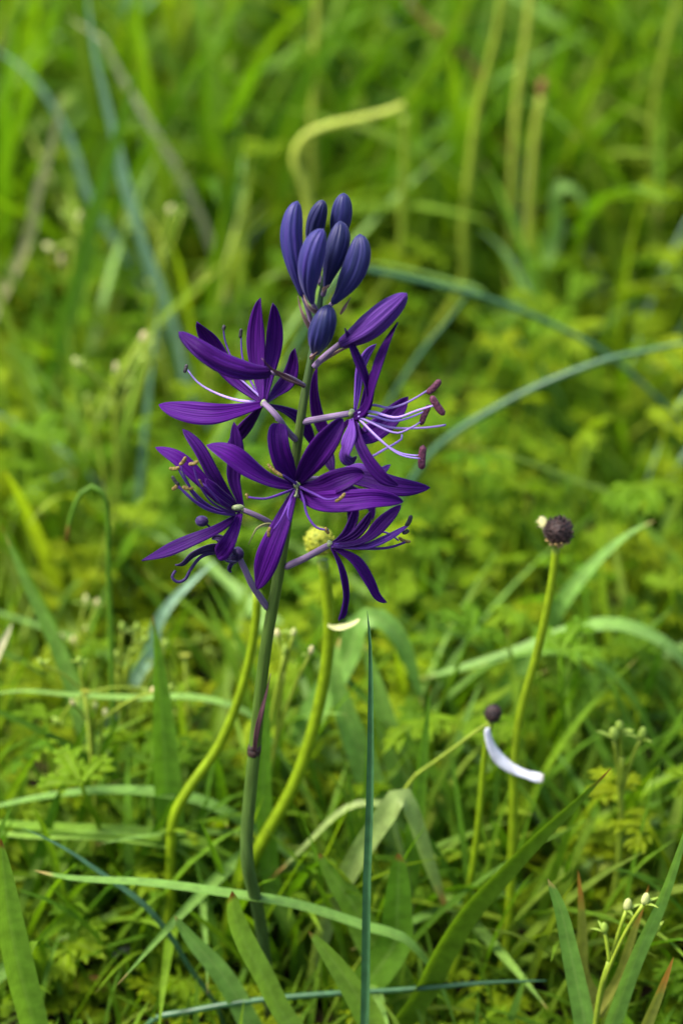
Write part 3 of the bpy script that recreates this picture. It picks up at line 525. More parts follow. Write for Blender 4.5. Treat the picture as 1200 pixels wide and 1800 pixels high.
# the fallen white petal caught on the stalk
C = spline(np.array([on_plane(u, v, .585, .12, 3.2) for u, v in ((955, 1366), (932, 1361), (906, 1351), (882, 1334), (865, 1309), (857, 1280))]), 22)[::-1]
mb = MB(); t = np.linspace(0, 1, 22); hw = 11.5 * mpp(C[0]) * np.interp(t, [0, .06, .35, .8, .94, 1], [.35, .65, 1, .75, 1.0, .7]); o0 = C[11].copy()
ribbon(mb, C, hw, camvec(.3, .5, 1), .0005, -.5, 9, ridge=.00025, wav=.25)
tag(link('white_petal', mb.shift(o0).mesh('white_petal', M['white']), loc=o0), 'curled white fallen petal caught between the seed head stalks', 'petal')

# blades and leaves of the near ground
leaf('needle_leaf', 'straight blue-green needle leaf standing alone beside the camas', [(645, 1073), (651, 1130), (653, 1250), (652, 1400), (647, 1560), (643, 1800)], .522, 8.5, 'blue', .06, (-.4, .1, 1), .8, base=.8, mx=.35, tipw=.6)
leaf('strap_leaf', 'broad folded strap leaf with olive edge and red-brown tip below the white petal', [(1073, 1350), (1010, 1408), (940, 1470), (870, 1540), (815, 1600), (770, 1670), (735, 1740)], .55, 31, 'olive', 0, (.65, -.1, .8), .55, base=.6, mx=.4, tipw=1.0)
leaf('strap_leaf', 'short green leaf with dark brown tip beside the needle leaf', [(541, 1636), (575, 1675), (615, 1730), (650, 1790), (672, 1850)], .538, 25, 'lime_tip', 0, (-.35, .5, 1), .25, mx=.4, tipw=.7)
leaf('strap_leaf', 'pale-edged leaf curving up to a blunt brown tip at the foot of the camas', [(408, 1566), (412, 1610), (432, 1660), (462, 1715), (492, 1775)], .535, 20, 'lime_tip', 0, (.35, .4, 1), .25, mx=.75, tipw=.5)
leaf('strap_leaf', 'pointed bluish-green leaf leaning between soil and camas foot', [(307, 1610), (340, 1655), (385, 1705), (415, 1750), (440, 1800)], .548, 20, 'pale', 0, (-.3, .5, 1), .2, tipw=.6)
leaf('strap_leaf', 'broad lime-green blade rising beside the lying blades', [(2, 1474), (8, 1540), (18, 1620), (34, 1700), (52, 1770), (72, 1840)], .53, 26, 'lime_tip', 0, (.2, .5, 1), .3, mx=.6)
leaf('long_blade', 'long pale green blade lying across behind the foot of the camas', [(60, 1530), (130, 1545), (260, 1553), (400, 1572), (520, 1592), (640, 1630), (720, 1660)], .553, 15, 'pale', 0, (0, 1, .5), .25, tipw=.5)
leaf('long_blade', 'dark thin diagonal blade crossing above the yellowish ferny patch', [(40, 1455), (110, 1490), (180, 1538), (250, 1590), (300, 1650), (330, 1700)], .56, 9, 'blue', 0, (0, 1, .6), .3)
leaf('long_blade', 'pale green blade arching low above two flat grass leaves', [(-60, 1432), (60, 1405), (170, 1392), (270, 1395), (350, 1410), (430, 1450), (500, 1500)], .613, 17, 'pale', 0, (0, 1, .5), .3)
leaf('long_blade', 'flat mid-green grass leaf under the arching pale blade', [(-60, 1440), (40, 1452), (140, 1460), (240, 1466), (330, 1480), (390, 1510)], .606, 22, 'strap', 0, (0, 1, .5), .2)
leaf('long_blade', 'broad soft green grass leaf lowest of three lying blades', [(-50, 1462), (60, 1470), (150, 1470), (250, 1478), (330, 1500)], .603, 17, 'pale', 0, (0, 1, .5), .2)
round_leaf('rush_leaf', 'round blue-green rush leaf lying along the soil before the needle leaf', [(960, 1724), (860, 1727), (700, 1740), (560, 1748), (420, 1762), (330, 1778), (270, 1792)], .548, 5.6, 'blue', 0)
leaf('strap_leaf', 'wide upright green leaf with brown tip behind the hooked stem', [(268, 1080), (275, 1130), (283, 1220), (290, 1330), (298, 1450), (305, 1560)], .61, 25, 'strap_tip', .05, (.3, .2, 1), .3, base=.8, mx=.5, tipw=1.2)
round_leaf('hooked_stem', 'thin dark green stem bent over into a hook at its top', [(118, 950), (126, 905), (142, 868), (165, 855), (184, 872), (190, 930), (191, 1010), (195, 1110), (198, 1230), (196, 1330)], .655, 5.5, 'strap', .05, cat='stem', r_tip=.7)
leaf('strap_leaf', 'broad pale leaf arching behind the needle leaf tip', [(742, 1240), (725, 1180), (700, 1120), (660, 1085), (630, 1100), (612, 1150)], .66, 25, 'pale', .05, (0, .6, 1), .25)
leaf('strap_leaf', 'broad pale shining leaf slanting behind the yellow bud stalk', [(598, 1120), (590, 1180), (610, 1260), (640, 1340), (665, 1420)], .64, 26, 'pale', .05, (-.3, .5, 1), .25)
leaf('strap_leaf', 'second pale leaf slanting alongside the shining one behind the needle leaf', [(640, 1130), (660, 1200), (685, 1290), (710, 1380), (730, 1450)], .65, 24, 'pale', .05, (-.3, .5, 1), .25)
leaf('strap_leaf', 'upright dark green leaf standing between needle leaf and black seed head', [(757, 1205), (748, 1280), (738, 1370), (727, 1460), (715, 1560)], .60, 16, 'strap', .05, (.2, .2, 1), .3, tipw=1.2)
leaf('strap_leaf', 'yellowing leaf with an orange tip hanging towards the soil', [(787, 1604), (770, 1565), (752, 1515), (735, 1465), (718, 1420), (700, 1400)], .585, 19, 'pale_tip', 0, (.4, .6, 1), .25, mx=.6, tipw=.6)
leaf('strap_leaf', 'slim leaf with yellow and brown tip slanting down beside the bud stalk', [(474, 1546), (500, 1523), (545, 1478), (595, 1430), (640, 1412), (680, 1425)], .60, 9, 'pale_tip', 0, (.3, .8, .7), .3, tipw=.8, spread=.15)
leaf('strap_leaf', 'rounded deep green leaf standing upright low behind the needle leaf', [(700, 1500), (700, 1545), (698, 1600), (692, 1660)], .565, 30, 'strap', 0, (0, .2, 1), .2, tipw=.5)
leaf('strap_leaf', 'green leaf fanning low behind the brown-tipped short leaf', [(560, 1500), (585, 1540), (620, 1590), (650, 1650)], .57, 28, 'strap', 0, (-.3, .6, .8), .25, tipw=.6)
leaf('strap_leaf', 'upright grassy leaf directly behind the lower camas stem', [(470, 1200), (466, 1290), (462, 1400), (470, 1480), (478, 1560)], .60, 17, 'strap', .05, (.2, .2, 1), .2)
leaf('long_blade', 'pale green grass leaf reaching up beside the large seed head', [(1150, 915), (1100, 942), (1040, 995), (985, 1060), (950, 1120)], .70, 17, 'pale', 0, (.5, .8, .7), .25)
leaf('long_blade', 'arched pale leaf running behind the large seed head stalk', [(730, 1195), (800, 1178), (900, 1150), (1000, 1112), (1080, 1100), (1150, 1125), (1200, 1170)], .69, 22, 'pale', 0, (0, .9, .6), .25)
leaf('long_blade', 'green leaf bending under the arched pale leaf by the seed head', [(840, 1170), (920, 1150), (1000, 1150), (1060, 1175), (1110, 1230), (1140, 1290)], .675, 15, 'strap', 0, (0, .9, .6), .25)
leaf('long_blade', 'pale flat blade standing low beside the orange withering leaf', [(962, 1545), (985, 1600), (1003, 1680), (1020, 1760), (1040, 1850)], .525, 20, 'pale', 0, (-.3, .4, 1), .15, base=.9, mx=.3, tipw=.5)
leaf('long_blade', 'long pale blade leaning across the low white-budded sprig', [(1215, 1420), (1195, 1490), (1160, 1590), (1115, 1690), (1075, 1800), (1050, 1870)], .522, 18, 'pale', 0, (.4, .5, 1), .15, base=.9, mx=.3)
leaf('withering_leaf', 'narrow orange withering leaf standing behind the low pale blade', [(1015, 1530), (1020, 1590), (1022, 1650), (1026, 1720)], .55, 12, 'orange', 0, (.2, .3, 1), .2)
leaf('withering_leaf', 'thin upright leaf with an orange tip among the sprig stems', [(1140, 1555), (1125, 1600), (1105, 1660), (1080, 1730)], .54, 10, 'orange', 0, (.2, .3, 1), .2)
leaf('withering_leaf', 'short pointed leaf turning orange down low by the long pale blade', [(1183, 1682), (1168, 1720), (1148, 1770), (1120, 1830)], .515, 14, 'orange', 0, (.3, .4, 1), .2)
leaf('dry_leaf', 'reddish-brown dead leaf lying on the soil beside the long pale blade', [(1120, 1650), (1150, 1635), (1185, 1650), (1215, 1665)], .62, 24, 'dry', 0, (0, 1, .3), .35, tipw=.5, spread=None)
leaf('dry_leaf', 'dull brown dead leaf on dark soil in front of the ferny patch', [(110, 1745), (150, 1735), (195, 1750), (220, 1790)], .588, 28, 'dry', 0, (0, 1, .4), .3, tipw=.5, spread=None)
leaf('dry_leaf', 'dried orange leaf standing beside the grey-green broad leaf', [(22, 1095), (8, 1125), (-10, 1160)], .66, 14, 'straw', 0, (.3, .6, 1), .3, tipw=.6)
leaf('dry_leaf', 'dark red-brown dead leaf on the herbs behind the drooping flower', [(752, 962), (715, 985), (670, 1010), (615, 1022)], .86, 15, 'dry', 0, (0, 1, .5), .3, tipw=.5)
leaf('fallen_petal', 'small whitish fallen petal lying before the leaning bluish-green leaf', [(262, 1690), (255, 1672), (222, 1668), (190, 1682)], .612, 12, 'white', 0, (0, 1, .5), -.2, tipw=.5, spread=None, cat='petal')
leaf('fallen_petal', 'cream fallen petal caught on the yellow bud stalk', [(632, 1088), (612, 1098), (590, 1102), (576, 1098)], .595, 8, 'cream', .05, (0, 1, .7), -.2, tipw=.5, spread=None, cat='petal')
# mid distance
round_leaf('rush_leaf', 'long blue-green rush leaf arching out from behind the stamens', [(1260, 598), (1200, 603), (1130, 618), (1060, 634), (960, 672), (880, 712), (790, 768), (740, 820)], .80, 6.5, 'blue', 0)
round_leaf('rush_leaf', 'bowed blue-green rush leaf crossing over the arching one', [(1260, 830), (1200, 745), (1120, 668), (1060, 618), (980, 575), (900, 540), (830, 517), (740, 495), (660, 478), (600, 480)], .84, 5.5, 'blue', 0)
round_leaf('rush_leaf', 'faint straight blue-green rush leaf beside the opening lilac bud', [(830, 505), (790, 560), (740, 620), (700, 680), (660, 750)], .86, 5, 'blue', 0)
leaf('long_blade', 'yellow-green blade lying flat beneath the arching rush leaf', [(800, 785), (870, 795), (950, 822), (1020, 850), (1080, 880)], .78, 13, 'olive', 0, (0, 1, .5), .25)
leaf('long_blade', 'yellow-green bent blade just behind the opening lilac bud', [(625, 460), (680, 468), (740, 482), (800, 500), (850, 520)], .90, 13, 'pale', 0, (0, 1, .5), .25)
round_leaf('bent_stem', 'yellow stem kinked sideways into a crook behind the top buds', [(712, 185), (690, 195), (640, 208), (570, 224), (530, 246), (518, 285), (535, 325), (545, 380), (548, 450)], .96, 9.5, 'stalk_y', 0, cat='stem', r_tip=.8)
for lab, P, Y, r in (('straight yellow-green stem under the end of the crooked yellow stem', [(712, 205), (712, 280), (708, 360), (702, 450)], 1.0, 13),
        ('slanting yellow-green stem rising beside the bare brown stalk', [(890, -60), (872, 60), (842, 180), (825, 300), (815, 400), (812, 500)], 1.0, 13),
        ('tall yellow-green stem between the slanting stem and the tipped stem', [(938, -80), (928, 40), (912, 150), (903, 260), (898, 400), (898, 500)], 1.03, 12),
        ('yellow-green stem ending in a dull orange tip', [(952, 170), (940, 240), (933, 330), (930, 420), (930, 510)], 1.02, 14),
        ('curved yellow-green stem apart from the other tall stems', [(1200, -60), (1185, 20), (1160, 120), (1147, 210), (1147, 310), (1155, 420)], 1.05, 10),
        ('pale straight stem rising high behind the crooked yellow stem', [(560, -60), (556, 60), (551, 160), (549, 260), (548, 340)], 1.06, 12)):
    o = round_leaf('tall_stem', lab, P, Y, r * .68, 'stalk_y' if 'pale' in lab or 'tip' in lab else 'stalk2', 0, cat='stem', r_tip=.8)
mb = MB(); c = on_plane(953, 155, 1.02); t = np.linspace(0, 1, 9); tube(mb, c + np.array((0, 0, 1)) * ((t - .5) * .010)[:, None], .0026 * np.sqrt(np.maximum(1 - (2*t-1)**2, 0)) + 1e-5, 8)
tipped = [o for o in COL.objects if o.get('label', '').startswith('yellow-green stem ending')][0]
link('tip', mb.shift(np.array(tipped.location)).mesh('tip', M['dry']), tipped)
leaf('broad_blade', 'broad upright blade with a brown tip standing in the tall grass', [(243, 95), (225, 170), (200, 260), (165, 380), (130, 520), (95, 660), (75, 770)], .90, 17, 'strap_tip', 0, (.3, .2, 1), .3, base=.75, mx=.35, tipw=1.0)
leaf('broad_blade', 'upright green blade in the tall grass nearer the buds', [(430, 200), (415, 290), (395, 380), (372, 500), (360, 600)], .96, 13, 'tall', 0, (.3, .2, 1), .3)
leaf('long_blade', 'blue-green blade leaning through the tall grass beside the broad blade', [(150, -40), (165, 80), (190, 190), (225, 330), (265, 480), (300, 600)], .94, 9, 'blue_pale', 0, (-.3, .3, 1), .25)
leaf('long_blade', 'thin blue-green blade crossing lower through the tall grass', [(195, 260), (225, 360), (270, 470), (310, 590), (330, 680)], .90, 8, 'blue_pale', 0, (-.3, .3, 1), .25)
leaf('long_blade', 'bluish blade leaning above the straw-coloured leaf', [(-20, 80), (40, 120), (90, 180), (130, 260), (160, 350)], 1.0, 8, 'blue_pale', 0, (-.3, .5, 1), .25)
leaf('straw_leaf', 'pale straw-coloured dry leaf hanging in the tall grass', [(108, 160), (98, 225), (82, 285), (64, 345), (50, 420)], .98, 9, 'straw', 0, (.3, .3, 1), .3, tipw=.6)
leaf('straw_leaf', 'yellow-brown dry leaf patch high in the tall grass', [(120, 30), (150, 50), (185, 75), (200, 110)], 1.04, 7, 'straw', 0, (0, .5, 1), .3, tipw=.6)
round_leaf('dry_stalk', 'bare brown dry stalk leaning in the tall grass', [(690, -40), (740, 30), (790, 75), (830, 115), (850, 150), (862, 200)], 1.1, 8, 'dry', 0, cat='stalk')
leaf('curled_leaf', 'yellow-olive curled leaf close behind the bud cluster', [(545, 515), (520, 480), (480, 478), (455, 500), (470, 540), (500, 570)], .92, 20, 'olive', 0, (0, 1, .4), .5)
leaf('strap_leaf', 'pale arched leaf drooping in the grass below the orange-tipped stem', [(1040, 400), (1020, 350), (990, 325), (975, 345), (970, 420)], 1.0, 18, 'pale', 0, (.3, .6, 1), .25)
leaf('strap_leaf', 'grey-green broad leaf leaning out of the herbs near the hooked stem', [(10, 940), (50, 1030), (95, 1120), (130, 1210), (150, 1280)], .66, 16, 'pale', 0, (-.3, .4, 1), .25)
leaf('strap_leaf', 'green leaf leaning alongside the grey-green one', [(0, 920), (40, 1000), (85, 1090), (125, 1170), (150, 1240)], .70, 15, 'strap', 0, (-.3, .4, 1), .25)
leaf('long_blade', 'narrow pale blade stretching level behind the hooked stem', [(-40, 1225), (40, 1215), (120, 1222), (240, 1228), (330, 1226), (400, 1240), (450, 1270)], .64, 12, 'pale', 0, (0, 1, .5), .25)
leaf('long_blade', 'bluish leaf slanting under the withered flower', [(380, 985), (340, 1020), (300, 1060), (275, 1100), (262, 1150)], .70, 13, 'blue_pale', 0, (.4, .6, 1), .25)

# sprigs with small cream buds
def sprig(label, Y, stem_P, tips, r=4.5, bud_r=8, mat='cream', group=None, k=0.03, stemmat='stalk2'):
    Wp = make_path(stem_P, Y, k, .2)[::-1]; C = spline(np.array(Wp), 24); o0 = np.array((C[0][0], C[0][1], 0.))
    e = empty('budding_sprig', o0, label, 'plant', group); mb = MB(); tube(mb, C, r * mpp(C[-1]) * np.linspace(1.2, .8, 24), 8); link('stem', mb.shift(o0).mesh('stem', M[stemmat]), e)
    for i, (u, v) in enumerate(tips):
        b = on_plane(u, v, Y, k, rnd.uniform(-6, 6)); a = C[int(23 - (i % 4) * 3)]; s = mpp(b)
        mid = (a + b) / 2 + np.array((0, 0, .1 * np.linalg.norm(b - a)))
        d = nrm(b - mid) * .6 + np.array((0, 0, .6)); d = nrm(d)
        mb = MB(); tube(mb, spline(np.array([a, mid, b]), 10), r * .6 * s, 6); br = link('branch', mb.shift(o0).mesh('branch', M[stemmat]), e)
        t = np.linspace(0, 1, 8); L = bud_r * s * rnd.uniform(1.7, 2.3); rr_ = bud_r * s * rnd.uniform(.55, .8)
        mb = MB(); tube(mb, b + d * (t * L)[:, None], rr_ * np.sqrt(np.maximum(1 - (2*t-1)**2, 0)) * (1.1 - .4*t) + 1e-5, 8, lobes=5, lob=.08); link('bud', mb.shift(o0).mesh('bud', M[mat if rnd.random() < .55 else 'budgreen']), br)
        for q in range(2):
            ang = rnd.random() * 6.28; sd_ = np.array((math.cos(ang), math.sin(ang), .5)); mb = MB()
            ribbon(mb, spline(np.array([b, b + sd_ * .7 * L, b + sd_ * 1.2 * L + (0, 0, -.2 * L)]), 5), rr_ * .5 * np.array([.5, 1, .9, .6, .1]), (0, 0, 1), .0002, .3, 3); link('leaf', mb.shift(o0).mesh('leaf', M['budgreen']), br)
sprig('sprig with a forked pair of pale green buds behind the brown-tipped strap leaf', .60, [(1092, 1330), (1092, 1400), (1088, 1480), (1078, 1570)], [(1088, 1285), (1125, 1300), (1078, 1300)], 6, 13, 'budgreen')
sprig('low sprig with one small white bud between the pale blades', .522, [(1070, 1690), (1055, 1740), (1045, 1810), (1042, 1850)], [(1062, 1640), (1130, 1590), (1100, 1600), (1150, 1640)], 6, 12, 'cream')
sprig('tangled sprig with cream bead-like buds around the hooked stem', .63, [(150, 1220), (160, 1280), (165, 1340), (168, 1400)], [(105, 1268), (130, 1240), (168, 1246), (185, 1258), (265, 1216), (296, 1212), (185, 1330), (140, 1165), (75, 1168)], 4, 7.5)
sprig('leafy yellow-green sprig of small buds beside the hooked stem', .66, [(205, 1180), (212, 1240), (215, 1320)], [(205, 1160), (230, 1155), (240, 1110), (290, 1140), (255, 1130), (215, 1110), (275, 1165)], 5, 9, 'budgreen')
sprig('sprig of pale buds in the herbs above the grey-green leaf', .70, [(140, 1110), (140, 1180), (145, 1260)], [(150, 1062), (170, 1066), (130, 1130), (110, 1125), (150, 1110)], 4, 8)
sprig('sprig of yellow-green buds peeping out behind the camas stem', .62, [(500, 1180), (490, 1240), (482, 1320)], [(488, 1120), (515, 1118), (545, 1150), (500, 1150)], 5, 9)
sprig('blurred sprig of cream buds near the folded left flower', .80, [(200, 700), (205, 780), (205, 880)], [(140, 645), (205, 655), (265, 640), (155, 705), (250, 600), (230, 680)], 7, 10)
sprig('blurred sprig of cream buds in tall grass near the bud cluster', .92, [(285, 420), (280, 480), (275, 560)], [(260, 385), (300, 375), (320, 380), (290, 450), (270, 500), (240, 410)], 6, 9)
sprig('blurred sprig of cream buds low against the broad blade', .90, [(130, 430), (128, 500), (125, 580)], [(115, 385), (130, 428), (110, 465), (140, 390), (95, 440)], 6, 10)
sprig('sprig with buds standing in the herbs behind the bluish leaf', .74, [(400, 1170), (395, 1240), (390, 1300)], [(385, 1120), (410, 1150), (370, 1150), (350, 1130)], 4, 8)
for lab, u, v, Y, r in (('tiny orange flower among the buds by the hooked stem', 150, 1216, .63, 8), ('tiny orange flower in the herbs behind the wide upright leaf', 325, 1154, .67, 11)):
    c = on_plane(u, v, Y); o0 = np.array((c[0], c[1], 0.)); e = empty('small_flower', o0, lab, 'flower'); mb = MB(); tube(mb, np.array([(c[0], c[1], -.01), (c[0] + .001, c[1], c[2] * .5), c]), .0006, 6); link('stem', mb.shift(o0).mesh('stem', M['stalk2']), e)
    for i in range(6):
        a = i * 1.047; dd = np.array((math.cos(a), math.sin(a) * .7, .35)) * r * mpp(c); mb = MB(); ribbon(mb, np.array([c, c + dd * .5, c + dd]), r * mpp(c) * np.array([.2, .4, .15]), (0, 0, 1), .0003, .2, 3); link('petal', mb.shift(o0).mesh('petal', M['yellow']), e)

# ------------------------------------------------------------------ repeated ground plants
def in_view_half(y): return .17 * (y * .88 + .21) * 1.0     # half width of the photo's strip at distance y
def lobes_leaf(mb, rr, size, seg=4, nl=5, pet=True, nx=3, hk=1.0):
    """a ferny leaf in local space: petiole from the origin rising to z, three deeply cut leaflets spreading"""
    reach = size * rr.uniform(.9, 1.3); hgt = size * rr.uniform(.9, 1.5) * hk
    top = np.array((reach, 0, hgt))
    if pet: tube(mb, spline(np.array([(0, 0, -.004), (reach * .35, 0, hgt * .62), top]), 6), .0006, 5, N0=np.array((0, 1., .1)), tint=.1)
    for a, L in ((0, 1.0), (1.05, .85), (-1.05, .85)):
        a += rr.uniform(-.15, .15); dx = np.array((math.cos(a), math.sin(a), rr.uniform(-.25, .2))); dy = np.array((-math.sin(a), math.cos(a), 0))
        b0 = top + dx * size * .06; Ls = size * L * rr.uniform(.75, 1.0)
        lob = [(0, 0, 1.0)] + [(s * ang, st, ln) for (ang, st, ln) in ((.75, .45, .52), (.9, .16, .5))[:(nl - 1) // 2] for s in (1, -1)]
        if nl > 5: lob += [(s * .5, .70, .34) for s in (1, -1)]
        for (la, st, ln) in lob:
            la += rr.uniform(-.15, .15); s0 = b0 + dx * Ls * st; dd = dx * math.cos(la) + dy * math.sin(la); l_ = Ls * ln * rr.uniform(.85, 1.1)
            C = np.array([s0 + dd * l_ * q + np.array((0, 0, .16 * l_ * math.sin(q * 2.4) - .22 * l_ * q * q)) for q in np.linspace(0, 1, seg + 1)])
            w = l_ * (.15 if ln == 1.0 else .21) * np.interp(np.linspace(0, 1, seg + 1), [0, .35, .7, 1], [.45, .8, 1, .12])
            ribbon(mb, C, w, np.array((0, 0, 1.)), 0, .35, nx, solid=False, tint=rr.uniform(0, .12))
herb_low, herb_high = [], []
for i in range(8):
    mb = MB(); lobes_leaf(mb, random.Random(40 + i), .0115, 3, 7, hk=.9); herb_low.append(mb.mesh('leaf', M['herb']))
    mb = MB(); lobes_leaf(mb, random.Random(60 + i), .0125, 3, 7, hk=1.6 + .35 * i); herb_high.append(mb.mesh('leaf', M['herb']))
ANCH = [((-.022, 0.633), 'at the foot of the camas'), ((.06, 0.670), 'round the seed head stalks'), ((.05, 0.599), 'by the broad folded strap leaf'), ((-.075, 0.599), 'between the lying blades and the dead leaf'), ((-.075, 0.725), 'round the hooked stem'),
        ((.10, 0.610), 'under the long pale leaning blade'), ((.02, 0.736), 'behind the needle leaf'), ((.09, 0.802), 'behind the arched pale leaf'), ((-.06, 0.890), 'beyond the hooked stem towards the tall grass'), ((.09, 0.956), 'under the arching rush leaves'), ((0, 0.978), 'well behind the violet flowers'), ((-.10, 1.110), 'at the foot of the broad upright blade'), ((.05, 1.165), 'at the foot of the tall yellow-green stems')]
def where(x, y): return min(ANCH, key=lambda a: (a[0][0] - x)**2 + (a[0][1] - y)**2)[1]
def scatter(n, y0, y1, dmin, over=1.25, pw=1.0, keep=None):
    out = []; tries = 0
    while len(out) < n and tries < n * 60:
        tries += 1; y = y0 + (y1 - y0) * rnd.random() ** pw; hx = in_view_half(y) * over; x = rnd.uniform(-hx, hx)
        if keep and not keep(x, y): continue
        if all((x - a)**2 + (y - b)**2 > dmin**2 for a, b in out): out.append((x, y))
    return out
def clump(x, y): return math.sin(x * 61 + 1.3 * math.sin(y * 37)) * math.sin(y * 53 + 1.7 * math.sin(x * 29) + .8)
for (x, y) in scatter(298, .545, 1.30, .015, 1.25, 1.0, lambda x, y: clump(x, y) > -.45 + rnd.uniform(-.2, .2)):
    if (x + .022)**2 + (y - .566)**2 < .012**2: continue
    w_ = where(x, y); near = y < .63 and not (y > .585 and (x < -.045 or x > .085))
    e = empty('ferny_herb', (x, y, 0), 'low ferny herb of finely cut yellow-green leaves ' + w_, 'herb', 'ferny herbs ' + w_); s = rnd.uniform(.8, 1.3) * (.85 if near else 1.0) * (1.15 if y > .8 else 1)
    n = rnd.randint(6, 9); a0 = rnd.random() * 6.28
    for q in range(n):
        o = link('leaf', (herb_low if (near or rnd.random() < .25) else herb_high)[rnd.randrange(8)], e); o.rotation_euler = (rnd.uniform(-.35, .35), rnd.uniform(-.6, .3), a0 + q * 6.28 / n + rnd.uniform(-.4, .4)); k = s * rnd.uniform(.75, 1.25); o.scale = (k, k, k * rnd.uniform(.7, 1.25) * (.8 if y < .58 else 1))

# tall grass tufts behind
def blade_local(rr, L, w, lean, n=12, nx=3):
    t = np.linspace(0, 1, n); bend = rr.uniform(.15, .9) * lean
    C = np.stack([L * (lean * .35 * t + bend * .55 * t**2.4), np.zeros(n) + rr.uniform(-.06, .06) * L * t**2, L * (t - .32 * bend * t**2.6)], 1); C[0, 2] = -.01
    mb = MB(); ribbon(mb, C, w * blade_prof(t, .6, .4, .8), np.array((-.5, rr.uniform(-.6, .6), 1.)), .0, .4, nx, solid=False, tw=rr.uniform(-.9, .9)); return mb
tall_meshes = [blade_local(random.Random(90 + i), 1.0, .011 + .009 * random.Random(i).random(), random.Random(5 * i).uniform(.2, 1.5), 14, 5).mesh('blade', M['tall']) for i in range(12)]
tall_pale = [blade_local(random.Random(190 + i), 1.0, .010 + .006 * random.Random(i).random(), random.Random(7 * i).uniform(.6, 2.0), 14, 5).mesh('blade', M[('pale', 'blue_pale', 'stalk2')[i % 3]]) for i in range(9)]
for (x, y) in scatter(110, 1.25, 2.15, .036, 1.35) + [(-.125, 1.0), (-.145, .92), (-.115, 1.08), (-.15, .85), (.15, 1.02), (.17, 1.1), (-.07, 1.14), (-.095, .88), (-.08, .97), (-.12, .80), (-.105, .84), (-.06, 1.03), (.12, .96), (.135, .88), (.10, 1.08), (-.13, 1.13), (-.10, 1.16), (.05, 1.15), (0, 1.16)]:
    tall = .22 + .12 * rnd.random() if y > 1.2 else .15; e = empty('grass_tuft', (x, y, 0), 'upright tuft of long green grass blades ' + ('in the tall grass far behind the herbs' if y > 1.2 else 'at the near edge of the tall grass'), 'grass', 'tufts of tall grass' if y > 1.2 else 'tufts at the edge of the tall grass')
    for q in range(rnd.randint(9, 13)):
        o = link('blade', rnd.choice(tall_pale) if rnd.random() < .32 else tall_meshes[rnd.randrange(12)], e, (rnd.uniform(-.012, .012), rnd.uniform(-.012, .012), 0)); o.rotation_euler = (rnd.uniform(-.15, .15), rnd.uniform(-.15, .15), rnd.random() * 6.28); k = tall * rnd.uniform(.55, 1.15); o.scale = (k, k, k)
# small tufts of strap leaves in the near ground
for (x, y) in [(-.005, .68), (.018, .70), (.03, .655), (-.055, .66), (-.085, .64), (.062, .63), (.095, .655), (-.09, .73), (.075, .75), (.052, .625), (-.065, .60), (.10, .585), (.005, .635), (-.10, .585), (.115, .72), (.012, .665), (-.025, .66), (.028, .72), (-.04, .72), (.05, .68)]:
    e = empty('leaf_tuft', (x, y, 0), 'short tuft of narrow strap leaves ' + where(x, y), 'plant', 'short leaf tufts ' + where(x, y))
    for q in range(rnd.randint(4, 6)):
        o = link('blade', (tall_pale[3 * rnd.randrange(3)] if rnd.random() < .35 else tall_meshes[rnd.randrange(12)]), e, (rnd.uniform(-.006, .006), rnd.uniform(-.006, .006), 0)); o.rotation_euler = (rnd.uniform(-.3, .3), rnd.uniform(-.2, .5), rnd.random() * 6.28); k = rnd.uniform(.06, .125) * (1 if y > .61 else .6); o.scale = (k * 1.3, k * 1.7, k)

# uncountable: ground cover leaves and short grass, each one mesh
def replicate(name, protos, placements, mat, label, cat):
    """merge many transformed copies of small prototype meshes into one mesh"""
    P = []
    for mb in protos: P.append((np.concatenate(mb.v), mb.f, np.asarray(mb.uv, float), np.asarray(mb.t)))
    V, F_, UV, T_ = [], [], [], []; LT = []; n0 = 0
    for (k, M3, loc, tint) in placements:
        v, f, uv, tt = P[k]; V.append(v @ M3.T + loc); LT.append((k, n0)); n0 += len(v); UV.append(uv); T_.append(tt + tint)
    fl = [np.array([q for q in p[1] if len(q) == 4]) for p in P]
    faces = np.concatenate([fl[k] + o for k, o in LT]); V = np.concatenate(V); UV = np.concatenate(UV); T_ = np.concatenate(T_)
    me = bpy.data.meshes.new(name); me.vertices.add(len(V)); me.vertices.foreach_set('co', V.ravel()); me.loops.add(faces.size); me.loops.foreach_set('vertex_index', faces.ravel())
    me.polygons.add(len(faces)); me.polygons.foreach_set('loop_start', np.arange(len(faces)) * 4); me.update(calc_edges=True)
    me.polygons.foreach_set('use_smooth', np.ones(len(faces), bool))
    u = me.uv_layers.new(name='UVMap'); u.data.foreach_set('uv', UV.ravel()); a = me.attributes.new('tint', 'FLOAT', 'FACE'); a.data.foreach_set('value', T_)
    me.materials.append(mat); me.validate(); o = link(name, me); o['kind'] = 'stuff'; o['label'] = label; o['category'] = cat; return o
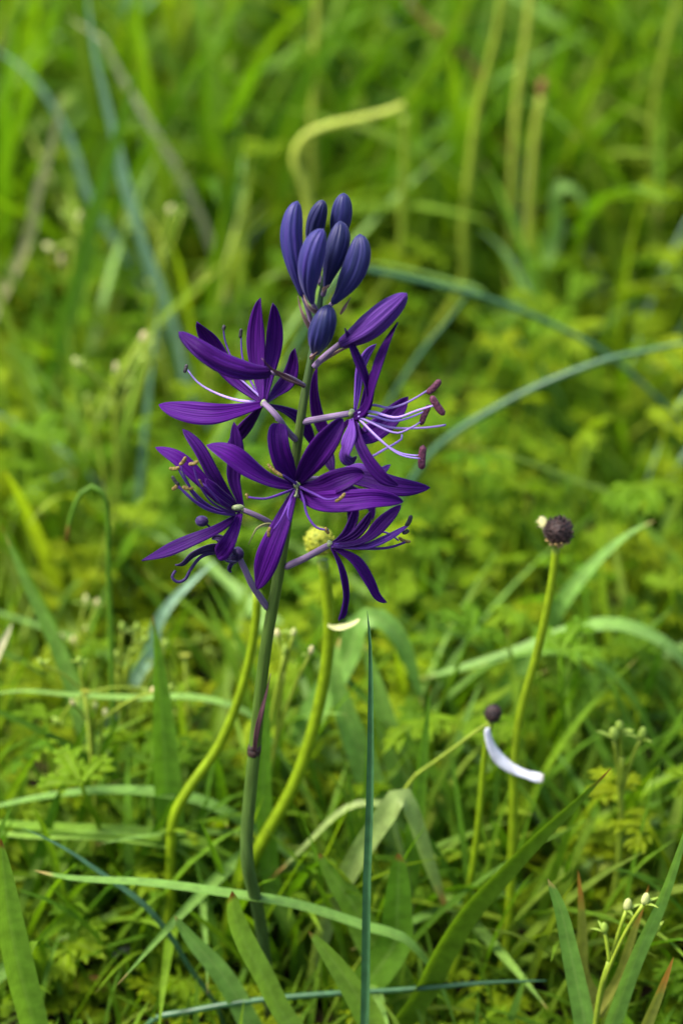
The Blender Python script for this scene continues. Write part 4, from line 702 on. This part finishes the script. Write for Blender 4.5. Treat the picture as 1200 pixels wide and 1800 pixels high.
def rot(ax, ay, az):
    ca, sa, cb, sb, cc, s_ = math.cos(ax), math.sin(ax), math.cos(ay), math.sin(ay), math.cos(az), math.sin(az)
    Rx = np.array([[1, 0, 0], [0, ca, -sa], [0, sa, ca]]); Ry = np.array([[cb, 0, sb], [0, 1, 0], [-sb, 0, cb]]); Rz = np.array([[cc, -s_, 0], [s_, cc, 0], [0, 0, 1]]); return Rz @ Ry @ Rx
protos = []
for i in range(5):
    mb = MB(); lobes_leaf(mb, random.Random(300 + i), .010, 2, 5, False, hk=.8); protos.append(mb)
pl = []
for i in range(11000):
    y = .50 + 1.5 * rnd.random() ** 1.35; hx = in_view_half(y) * 1.6 + .05; x = rnd.uniform(-hx, hx)
    if clump(x * 1.3 + .2, y * 1.2) < -.08 + rnd.uniform(-.3, .3): continue
    s = rnd.uniform(.6, 1.15) * (.8 if y < .58 else 1); pl.append((rnd.randrange(5), rot(rnd.uniform(-.4, .4), rnd.uniform(-.5, .3), rnd.random() * 6.28) * s, np.array((x, y, rnd.uniform(-.010, .006) * s + (rnd.random()**2 * .02 if y > .66 else 0))), rnd.random()))
replicate('ground_cover', protos, pl, M['herb'], 'dense low carpet of small cut green leaves over the soil', 'ground cover')
protos = [blade_local(random.Random(700 + i), 1.0, .024, random.Random(i + 9).uniform(.2, 1.6), 7, 3) for i in range(8)]
pl = []
for i in range(21000):
    y = .45 + 2.3 * rnd.random() ** 1.3; hx = in_view_half(y) * 1.6 + .06 + (.14 if i >= 13000 else 0); x = rnd.uniform(-hx, hx)
    if i >= 13000 and abs(x) < in_view_half(y) * 1.5: continue
    L = rnd.uniform(.02, .045) if y < .58 else rnd.uniform(.04, .10) if y < .78 else rnd.uniform(.03, .09) if y < 1.12 else rnd.uniform(.08, .26)
    if .70 < y < 1.12 and rnd.random() < .55: continue
    wide = rnd.uniform(.5, 1.2) * (1.3 if L < .08 else 1); Rm = rot(rnd.uniform(-.2, .2), rnd.uniform(-.2, .3), rnd.random() * 6.28) @ np.diag((L * 1.0, L * wide, L)); pl.append((rnd.randrange(8), Rm, np.array((x, y, 0)), rnd.random()))
replicate('grass', protos, pl, M['grass'], 'meadow grass growing through and behind the herbs', 'grass')
